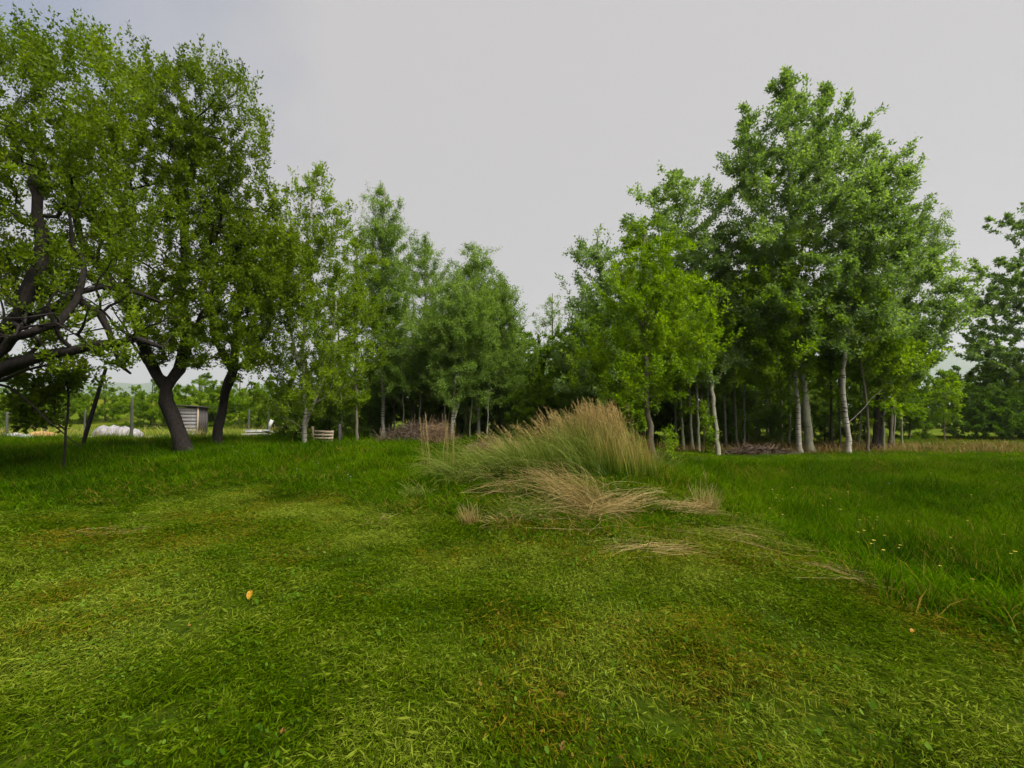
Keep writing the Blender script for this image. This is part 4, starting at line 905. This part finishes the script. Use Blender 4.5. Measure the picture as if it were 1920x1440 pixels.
sheaf('straw_sheaf', 'lower straw sheaf continuing from the big one towards the rust tuft', (2.15, 6.42), (1.0, 6.0), .12, .12, 170, .09, 101)
sheaf('straw_sheaf', 'short straw sheaf tied into the rust brown tuft', (1.95, 6.0), (2.75, 6.15), .10, .07, 120, .08, 102)
sheaf('straw_sheaf', 'loose straw strip lying flat on the mown lawn', (.95, 4.75), (1.9, 4.9), .12, .16, 75, .015, 103)
sheaf('straw_sheaf', 'thin scattered stalks on the mown slope before the meadow', (1.8, 5.45), (3.1, 5.15), .22, .22, 40, .03, 104)
sheaf('straw_sheaf', 'dull straw wisp at the back of the large sheaf', (-.55, 7.0), (.1, 7.1), .14, .12, 70, .06, 105)
sheaf('straw_sheaf', 'flattened brown straw on the pale tussock flank', (-1.0, 7.9), (-.3, 7.9), .16, .14, 80, .12, 106)
sheaf('straw_sheaf', 'pale tangled stalks crossing below the large straw sheaf', (.2, 6.35), (1.1, 5.85), .3, .3, 130, .07, 109)
sheaf('straw_sheaf', 'broad dead straw streak along the mown bank crest', (2.55, 4.75), (3.4, 4.2), .16, .15, 45, .012, 107)
sheaf('straw_sheaf', 'short dead straw streak on the lawn by the shaded meadow', (-5.1, 5.3), (-4.5, 5.6), .14, .12, 34, .012, 108)

def stalk_group():
    rs = np.random.RandomState(120)
    for k, (px, py, top, lx, lab) in enumerate([(800, 880, 765, -10, 'lone tall dry stalk, first of the row before the brushwood'), (810, 878, 772, -16, 'bent dry stalk, second of the row before the brushwood'),
            (835, 880, 770, 6, 'forked dry stalk in the row before the brushwood'), (848, 890, 790, 0, 'straight thin dry stalk nearest the pale tussock'), (1318, 930, 880, 2, 'short pale stalk in the meadow past the mound')]):
        d = 8.3 if px < 1000 else 7.6
        b = at(px, py, d); b[2] = gh(b[0], b[1]); t = at(px + lx, top, d)
        n = 5; r = np.tile(np.zeros(3), (n, 1)) + rs.randn(n, 3) * (.02, .02, 0); e = (t - b)[None] * (.75 + .3 * rs.rand(n, 1)) + rs.randn(n, 3) * .05
        mid = (r + e) / 2 + rs.randn(n, 3) * .03
        P = np.stack([r, (r + mid) / 2, mid, (mid + e) / 2, e], 1)
        o = join_ribbons('dry_stalk', [ribbons(rs, P, np.full(n, .008), .5), panicles(rs, P, 8, .03, .004)], M['straw']); o.location = b
        tag(o, lab, 'dry stalk', 'tall single dry stalks')
stalk_group()

def heap(name, label, cat, cx, cy, sx, sy, h, n, L, mat, seed, w=.012, flat=.6):
    """tangled pile of twigs or hay on a low dome"""
    rs = np.random.RandomState(seed); a = rs.rand(n) * 2 * np.pi; q = np.sqrt(rs.rand(n)); x = cx + sx * q * np.cos(a); y = cy + sy * q * np.sin(a)
    z = gh(x, y) + h * np.clip(1 - q ** 2, 0, 1) * rs.rand(n) ** .5 + .01
    d = rs.randn(n, 3); d[:, 2] = np.abs(d[:, 2]) * (1 - flat); d /= np.linalg.norm(d, axis=1)[:, None]; ll = (L * (.4 + .8 * rs.rand(n)))[:, None]
    c = np.stack([x, y, z], -1); A = c - d * ll * .4; B = c + d * ll * .6; m = (A + B) / 2 + rs.randn(n, 3) * L * .08
    P = np.stack([A, (A + m) / 2 + rs.randn(n, 3) * L * .03, m, (m + B) / 2, B], 1)
    P[:, :, 2] = np.maximum(P[:, :, 2], gh(P[:, :, 0], P[:, :, 1]) + .005)
    b = np.array((cx, cy, float(gh(cx, cy))))
    o = join_ribbons(name, [ribbons(rs, P - b, w * (.5 + rs.rand(n)), .5)], M[mat]); o.location = b
    return tag(o, label, cat, None)
bx = lambda px, d: (px - 960) / FPX * d
heap('brushwood_heap', 'grey-brown heap of dead brushwood among the middle grove stems', 'brushwood', bx(785, 16.5), 16.5, 1.5, .8, .72, 1500, .8, 'brush', 130, .012, .3)
heap('hay_heap', 'pinkish brown hay heap behind the pale green tussock', 'hay heap', bx(930, 11.5), 11.5, .85, .6, .55, 1500, .5, 'hay', 131, .009, .7)
heap('brush_pile', 'low brown pile of rotting brush at the aspen foot', 'brushwood', bx(1425, 14.3), 14.3, 1.15, .5, .26, 1100, .5, 'brush', 132, .016, .8)
heap('dead_bush', 'reddish dead bush behind the tall dry stalks', 'bush', bx(820, 15.4), 15.4, .6, .4, .8, 600, .6, 'hay', 133, .010, .1)

# rusty dead grass along the field edge behind the aspen grove
def dry_fringe():
    rs = np.random.RandomState(140); n = 5200
    y = 14.4 + 3.4 * rs.rand(n); px = 1230 + 760 * rs.rand(n); x = (px - 960) / FPX * y
    k = vnoise(x, y, 1.2) + .25 * rs.rand(n) > .34; x, y = x[k], y[k]; n = len(x)
    r = np.stack([x, y, gh(x, y) - .02], -1); P = stalk_paths(rs, r, .13 + .28 * rs.rand(n) ** 1.5, .05 + np.abs(rs.randn(n)) * .22, rs.rand(n) * 6.28, 4, .6)
    o = join_ribbons('dead_grass', [ribbons(rs, P, .016 * (.6 + .8 * rs.rand(n)), .3)], tint_mat('dead_grass', [(0, (0.10, 0.08, 0.01)), (.5, (0.22, 0.14, 0.03)), (1, (0.30, 0.19, 0.07))]))
    tag(o, 'rusty dead grass fringe under the aspen grove along the field', 'grass', None, 'stuff')
    rs = np.random.RandomState(141); n = 2600
    y = 19.5 + 9 * rs.rand(n); px = -40 + 700 * rs.rand(n); x = (px - 960) / FPX * y; k = vnoise(x, y, 1.0) > .45; x, y = x[k], y[k]; n = len(x)
    r = np.stack([x, y, gh(x, y) - .02], -1); P = stalk_paths(rs, r, .3 + .5 * rs.rand(n), .05 + np.abs(rs.randn(n)) * .2, rs.rand(n) * 6.28, 4, .6)
    o = join_ribbons('weed_grass', [ribbons(rs, P, .022 * (.6 + .8 * rs.rand(n)), .3)], tint_mat('weed_grass', [(0, (0.10, 0.15, 0.01)), (.5, (0.2, 0.2, 0.03)), (1, (0.32, 0.26, 0.10))]))
    tag(o, 'thin yellowing weed grass around the shed and rubble', 'grass', None, 'stuff')
dry_fringe()

# ------------------------------------------------------------------ built things in the left background
def box_mesh(name, sx, sy, sz, bev=.0, jit=0, seed=0):
    rs = np.random.RandomState(seed); x, y, z = sx / 2, sy / 2, sz
    V = np.array([(-x, -y, 0), (x, -y, 0), (x, y, 0), (-x, y, 0), (-x, -y, z), (x, -y, z), (x, y, z), (-x, y, z)], float) + rs.randn(8, 3) * jit
    F = np.array([(0, 3, 2, 1), (4, 5, 6, 7), (0, 1, 5, 4), (1, 2, 6, 5), (2, 3, 7, 6), (3, 0, 4, 7)])
    return make_mesh(name, V, [F])

M['shed_wood'] = plain('shed_wood', (0.10, 0.10, 0.105), (0.16, 0.158, 0.158), 12)
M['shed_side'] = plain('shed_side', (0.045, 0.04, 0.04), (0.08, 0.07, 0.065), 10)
M['roof_felt'] = plain('roof_felt', (0.03, 0.028, 0.026), (0.06, 0.05, 0.045), 20)
M['old_wood'] = plain('old_wood', (0.2, 0.155, 0.105), (0.36, 0.29, 0.2), 25)
M['post_wood'] = plain('post_wood', (0.025, 0.03, 0.022), (0.06, 0.06, 0.045), 18)
M['bag'] = plain('bag', (0.17, 0.16, 0.17), (0.28, 0.265, 0.28), 7, .6)
M['tarp'] = plain('tarp', (0.30, 0.17, 0.06), (0.42, 0.25, 0.1), 5, .6)
M['white_board'] = plain('white_board', (0.4, 0.4, 0.38), (0.55, 0.55, 0.53), 6)
M['rubble'] = plain('rubble', (0.2, 0.19, 0.17), (0.42, 0.41, 0.4), 9)

def shed():
    d = 27.0; x = bx(362, d); root = empty('garden_shed', (x, d, gh(x, d)), R(12))
    W, D, H = 1.1, 1.2, 1.72
    rs = np.random.RandomState(3)
    bm = box_mesh('wall_board', W, .03, .19, jit=.002); fm = box_mesh('side_board', .24, .03, H - .1, jit=.002)
    for k in range(8):
        o = link('wall_board', bm, M['shed_wood'], root, (rs.randn() * .008, -D / 2 + rs.randn() * .004, .06 + k * .202))
    for k in range(5):
        o = link('side_board', fm, M['shed_side'], root, (W / 2 + .01 + rs.randn() * .004, -D / 2 + .14 + k * .25, .04)); o.rotation_euler = (0, 0, R(90))
    for k in range(5):
        o = link('side_board', fm, M['shed_side'], root, (-W / 2 - .01, -D / 2 + .14 + k * .25, .04)); o.rotation_euler = (0, 0, R(90))
    link('back_wall', box_mesh('back_wall', W, .03, H - .05), M['shed_side'], root, (0, D / 2, .03))
    for sx in (-1, 1):
        link('corner_post', box_mesh('corner_post', .07, .07, H), M['old_wood'], root, (sx * (W / 2 + .01), -D / 2 - .035, 0))
    r = link('roof', box_mesh('roof', W + .3, D + .35, .05), M['roof_felt'], root, (.03, 0, H)); r.rotation_euler = (R(-4), R(3), 0)
    tag(root, 'small grey board shed with flat dark roof behind the leaning trunk', 'shed')
shed()

def post(px, py, top, d, lean, label, r=.035, mat='post_wood', name='fence_post'):
    b = at(px, py, d); b[2] = gh(b[0], b[1]) - .1; t = at(px + lean, top, d) - b; n = 8; k = 6
    rs = np.random.RandomState(px); V = []
    for j in range(k):
        f = j / (k - 1); c = t * f + rs.randn(3) * .006; an = np.arange(n) * 2 * np.pi / n; rr = r * (1.12 - .25 * f) * (1 + rs.randn(n) * .06)
        V.append(c + np.stack([np.cos(an) * rr, np.sin(an) * rr, np.zeros(n)], -1))
    V = np.concatenate(V); i = (np.arange(k - 1)[:, None] * n + np.arange(n)[None]).ravel(); i2 = (np.arange(k - 1)[:, None] * n + (np.arange(n)[None] + 1) % n).ravel()
    F = np.stack([i, i2, i2 + n, i + n], -1); V = np.vstack([V, t[None] + (0, 0, .01)]); top_i = len(V) - 1; j = (k - 1) * n + np.arange(n)
    T = np.stack([j, (k - 1) * n + (np.arange(n) + 1) % n, np.full(n, top_i)], -1)
    o = link(name, make_mesh(name, V, [F, T], None, True), M[mat], None, b)
    tag(o, label, 'post', 'dark posts of the far fence line' if name == 'fence_post' else None)
post(12, 815, 772, 22, 2, 'dark fence post behind the white rubble', .06)
post(85, 812, 770, 23, 1, 'dark fence post behind the tan tarp heap', .06)
post(159, 815, 768, 23, 1, 'thin fence post beside the leaning pole', .04)
post(247, 812, 745, 20, 1, 'dark fence post in front of the white bags', .06)
post(466, 812, 768, 24, 1, 'dark fence post left of the white boards', .06)
post(500, 812, 740, 22, 6, 'slender leaning fence post at the white boards', .035)
post(150, 840, 690, 11.5, 48, 'dark slanting pole propped under the apple limb', .045, 'apple_bark', 'prop_pole')

def lump(name, label, cat, px, py, d, sx, sy, sz, mat, seed, group=None, wr=.12):
    rs = np.random.RandomState(seed); n, k = 18, 9; V = []
    for j in range(k):
        f = j / (k - 1); a = np.arange(n) * 2 * np.pi / n; rr = (1 - f ** 3.2) ** .5 * (.92 + .16 * math.sin(f * 3)) * (1 + rs.randn(n) * wr * .45 + .12 * np.sin(3 * a + seed + f * 2))
        sq = 1 / np.maximum(np.abs(np.cos(a)), np.abs(np.sin(a))) ** .45
        V.append(np.stack([np.cos(a) * rr * sq * sx / 2, np.sin(a) * rr * sq * sy / 2, f * sz + rs.randn(n) * wr * sz * .2 * (0 < j)], -1))
    V = np.concatenate(V); i = (np.arange(k - 1)[:, None] * n + np.arange(n)[None]).ravel(); i2 = (np.arange(k - 1)[:, None] * n + (np.arange(n)[None] + 1) % n).ravel()
    F = np.stack([i, i2, i2 + n, i + n], -1)
    b = at(px, py, d); b[2] = gh(b[0], b[1]) - .02
    o = link(name, make_mesh(name, V, [F], None, True), M[mat], None, b); tag(o, label, cat, group); return o
for k, (px, w, h, lab) in enumerate([(193, .75, .66, 'first bulging white bag of the row by the track'), (213, .7, .7, 'second white bag, largest of the row'), (233, .7, .62, 'third white bag, behind the dark fence post'), (252, .6, .5, 'last and lowest white bag of the row')]):
    lump('white_bag', lab, 'bag', px, 815, 23 + .2 * (k % 2), w, .7, h, 'bag', 10 + k, 'white bags by the sandy track', .16)
lump('tarp_heap', 'orange tan tarp heap beside the white rubble', 'heap', 76, 820, 20, .95, .8, .42, 'tarp', 30)
for k, (px, py, w, lab) in enumerate([(6, 826, .8, 'white rubble heap at the picture edge'), (28, 825, .55, 'small white rubble lump next to the edge heap'), (46, 824, .45, 'grey-white rubble lump touching the tan tarp')]):
    lump('rubble_heap', lab, 'heap', px, py, 19, w, .6, .3, 'rubble', 40 + k, 'white rubble by the track', .3)

def boards():
    d = 22; x = bx(487, d); root = empty('white_board_stack', (x, d, gh(x, d)), R(8)); rs = np.random.RandomState(8)
    me = box_mesh('board', 1.15, .2, .05, jit=.004)
    for k in range(5):
        o = link('board', me, M['white_board'], root, (rs.randn() * .06, rs.randn() * .08, .1 + k * .056)); o.rotation_euler = (0, 0, rs.randn() * .12)
    for sx in (-1, 1): link('bearer', box_mesh('bearer', .1, .5, .1), M['old_wood'], root, (sx * .35, 0, 0))
    o = link('propped_board', box_mesh('propped_board', .16, .03, .55), M['white_board'], root, (.38, .02, .33)); o.rotation_euler = (0, R(22), 0)
    tag(root, 'low stack of white boards with one propped up on the weeds', 'boards')
boards()

def pallet():
    d = 15.5; x = bx(606, d); root = empty('wooden_pallet', (x, d, gh(x, d)), R(6)); rs = np.random.RandomState(9)
    me = box_mesh('slat', .72, .022, .075, jit=.003)
    for k in range(4):
        o = link('slat', me, M['old_wood'], root, (rs.randn() * .012, -.05 + rs.randn() * .004, .03 + k * .115)); o.rotation_euler = (0, rs.randn() * .02, 0)
    for sx in (-1, 0, 1): link('stringer', box_mesh('stringer', .06, .07, .46), M['old_wood'], root, (sx * .31, 0, 0))
    root.rotation_euler = (R(-14), 0, R(6))
    tag(root, 'weathered wooden pallet standing on edge behind the dark bush', 'pallet')
pallet()
post(586, 822, 800, 15.2, 0, 'short reddish stake at the pallet end', .05, 'old_wood', 'short_stake')
post(636, 822, 795, 15.8, 1, 'grey stake just past the pallet', .05, 'shed_side', 'short_stake')
tree('dark_bush', 'small round dark bush in front of the wooden pallet', 'bush', M['thicket_leaf'], M['dark_bark'], 15, [(800, 555, 572), (812, 545, 582), (824, 540, 584)], [(562, 828), (562, 818), (562, 806)], .015, 83, n=110, lps=22, leaf=(.06, .045), clumps=24, spread=.1, flare=.1, top_r=.005)

# ------------------------------------------------------------------ flowers and fallen leaves
M['petal'] = plain('petal', (0.62, 0.42, 0.02), (0.78, 0.58, 0.05), 30, .6, 0)
M['pale_petal'] = plain('pale_petal', (0.36, 0.27, 0.015), (0.52, 0.41, 0.05), 30, .6, 0)
M['fluff'] = plain('fluff', (0.3, 0.3, 0.29), (0.42, 0.42, 0.41), 30, .9, 0)
M['dead_leaf'] = plain('dead_leaf', (0.24, 0.12, 0.004), (0.40, 0.21, 0.006), 40, .6, .1)
M['brown_leaf'] = plain('brown_leaf', (0.10, 0.05, 0.006), (0.19, 0.10, 0.012), 40, .7, .1)
M['stem'] = plain('stem', (0.06, 0.12, 0.01), (0.1, 0.16, 0.02), 30, .6, 0)
def flower_meshes(rad, h, petals, cup):
    V, F = [], []
    for k in range(petals):
        a = k * 2 * np.pi / petals; b = len(V)
        c, s = math.cos(a), math.sin(a); p = lambda r, w, z: (r * c - w * s, r * s + w * c, h + z)
        V += [p(.15 * rad, 0, 0), p(.65 * rad, .33 * rad, cup * .6), p(rad, 0, cup), p(.65 * rad, -.33 * rad, cup * .6)]; F.append((b, b + 1, b + 2, b + 3))
    head = make_mesh('flower_head', V, [np.array(F)])
    r = .003; S = []
    for z, ox in ((0, 0), (h * .5, .008), (h, 0)):
        S += [(ox + r * math.cos(a), r * math.sin(a), z) for a in (0, 2.1, 4.2)]
    G = [(j * 3 + i, j * 3 + (i + 1) % 3, j * 3 + 3 + (i + 1) % 3, j * 3 + 3 + i) for j in range(2) for i in range(3)]
    return head, make_mesh('flower_stem', S, [np.array(G)])
def flowers():
    rs = np.random.RandomState(150)
    hd, st = flower_meshes(.013, .27, 7, .006)
    spots = [(1440, 935), (1452, 940), (1475, 945), (1478, 955), (1482, 958), (1462, 962), (1475, 968), (1520, 935), (1538, 942), (1600, 970), (1612, 975), (1625, 968), (1618, 985), (1632, 995), (1636, 1000), (1652, 1003), (1660, 1008), (1682, 1004), (1678, 1010), (1700, 1020), (1640, 1040), (1730, 1034), (1755, 1034), (1780, 1040), (1880, 1025), (1882, 1050), (1885, 1062), (1815, 1086), (1835, 1085), (1790, 928), (1850, 930), (1610, 912), (1620, 950), (1500, 930), (1580, 960), (1690, 950), (1725, 900), (1440, 925)]
    for k, (px, py) in enumerate(spots):
        d = 1.62 * FPX / (py - 765 + 0.0); d = min(d * .93, 11)
        d += rs.randn() * .45 + .25; x = bx(px + rs.randn() * 22, d); root = empty('yellow_flower', (x, d, gh(x, d)), rs.rand() * 6)
        s = .8 + .5 * rs.rand(); root.scale = (1.3 * s, 1.3 * s, .75 + .3 * rs.rand())
        link('flower_head', hd, M['pale_petal'], root); link('flower_stem', st, M['stem'], root)
        tag(root, 'small pale yellow flower in the meadow beside the mown bank', 'flower', 'pale yellow meadow flowers beside the mown bank')
    hd2, st2 = flower_meshes(.012, .18, 9, .010)
    for k, (px, py) in enumerate([(450, 876), (590, 884), (600, 888), (635, 895), (655, 905), (660, 907), (612, 902), (330, 875), (135, 905), (440, 870), (700, 860), (560, 895), (480, 882), (770, 850), (1515, 875), (1660, 890), (1300, 905)]):
        d = min(1.35 * FPX / (py - 765), 12.0); x = bx(px, d); root = empty('white_flower', (x, d, gh(x, d)), rs.rand() * 6); root.scale = (1.1, 1.1, .9 + .3 * rs.rand())
        link('flower_head', hd2, M['fluff'], root); link('flower_stem', st2, M['stem'], root)
        tag(root, 'tiny white flower dotted in the uncut meadow grass', 'flower', 'tiny white flowers in the uncut meadow grass')
flowers()

def curled_leaf(seed, L, W):
    rs = np.random.RandomState(seed); m = 6; V = []
    for j in range(m):
        f = j / (m - 1); w = W * math.sin(math.pi * (f * .9 + .06)) ** .7; z = .02 + .35 * L * (f - .5) ** 2 + rs.randn() * .004
        V += [(L * (f - .5), -w / 2, z + w * .35), (L * (f - .5), 0, z), (L * (f - .5), w / 2, z + w * .25)]
    F = [(3 * j + i, 3 * j + i + 1, 3 * j + 4 + i, 3 * j + 3 + i) for j in range(m - 1) for i in range(2)]
    return make_mesh('fallen_leaf', V, [np.array(F)], None, True)
def fallen():
    rs = np.random.RandomState(160); ms = [curled_leaf(k, .07, .045) for k in range(3)]; ms2 = [curled_leaf(9 + k, .065, .035) for k in range(3)]
    for k, (px, py, s, yel, lab) in enumerate([
            (485, 1104, 1.55, 1, 'brightest orange-yellow leaf on the mown lawn'), (268, 1117, .9, 1, 'yellow leaf in the lawn behind the brightest one'), (371, 1152, .8, 0, 'tan curled leaf before the brightest yellow leaf'),
            (18, 1392, 1.0, 1, 'yellow leaf at the bottom corner of the lawn'), (525, 1388, 1.0, 0, 'large ochre leaf low on the lawn'), (548, 1330, .9, 0, 'ochre leaf just above the large one'),
            (700, 1408, .8, 1, 'yellow-green leaf at the bottom of the lawn'), (1050, 1275, 1.0, 0, 'brown leaf with dark hollow below the straw strip'), (1690, 1172, .8, 1, 'small yellow leaf near the mown bank'),
            (1052, 1360, .8, 0, 'ochre leaf below the brown hollow'), (180, 1405, .8, 1, 'yellow leaf beside the bottom corner one'), (1090, 1405, .9, 0, 'rust brown leaf at the lawn bottom'),
            (1605, 1405, .9, 0, 'brown curled leaf low under the bank'), (875, 1125, .7, 0, 'small brown leaf before the dead tuft'), (5, 1106, .8, 1, 'pale yellow leaf at the lawn edge')]):
        d = 1.5 * FPX / (py - 765); x = bx(px, d)
        o = link('fallen_leaf', (ms if yel else ms2)[k % 3], M['dead_leaf' if yel else 'brown_leaf'], None, (x, d, gh(x, d) + .012), rs.rand() * 6); s *= .8; o.scale = (s, s, s)
        o.rotation_euler = (rs.randn() * .3, rs.randn() * .3 - .2, rs.rand() * 6)
        tag(o, lab, 'leaf', 'fallen leaves on the mown lawn')
fallen()


# ------------------------------------------------------------------ thin haze
def haze():
    me = box_mesh('haze', 9000, 6800, 420); o = link('haze', me, None, None, (0, 100, -12))
    m, n, l = new_mat('haze'); v = n.new('ShaderNodeVolumePrincipled'); v.inputs['Density'].default_value = 0.00024
    v.inputs['Color'].default_value = (0.70, 0.72, 0.80, 1); v.inputs['Anisotropy'].default_value = 0.2
    out = n.new('ShaderNodeOutputMaterial'); l.new(v.outputs[0], out.inputs['Volume']); me.materials.append(m)
    tag(o, 'thin pale haze over the meadow and far hills', None, None, 'stuff')
haze()
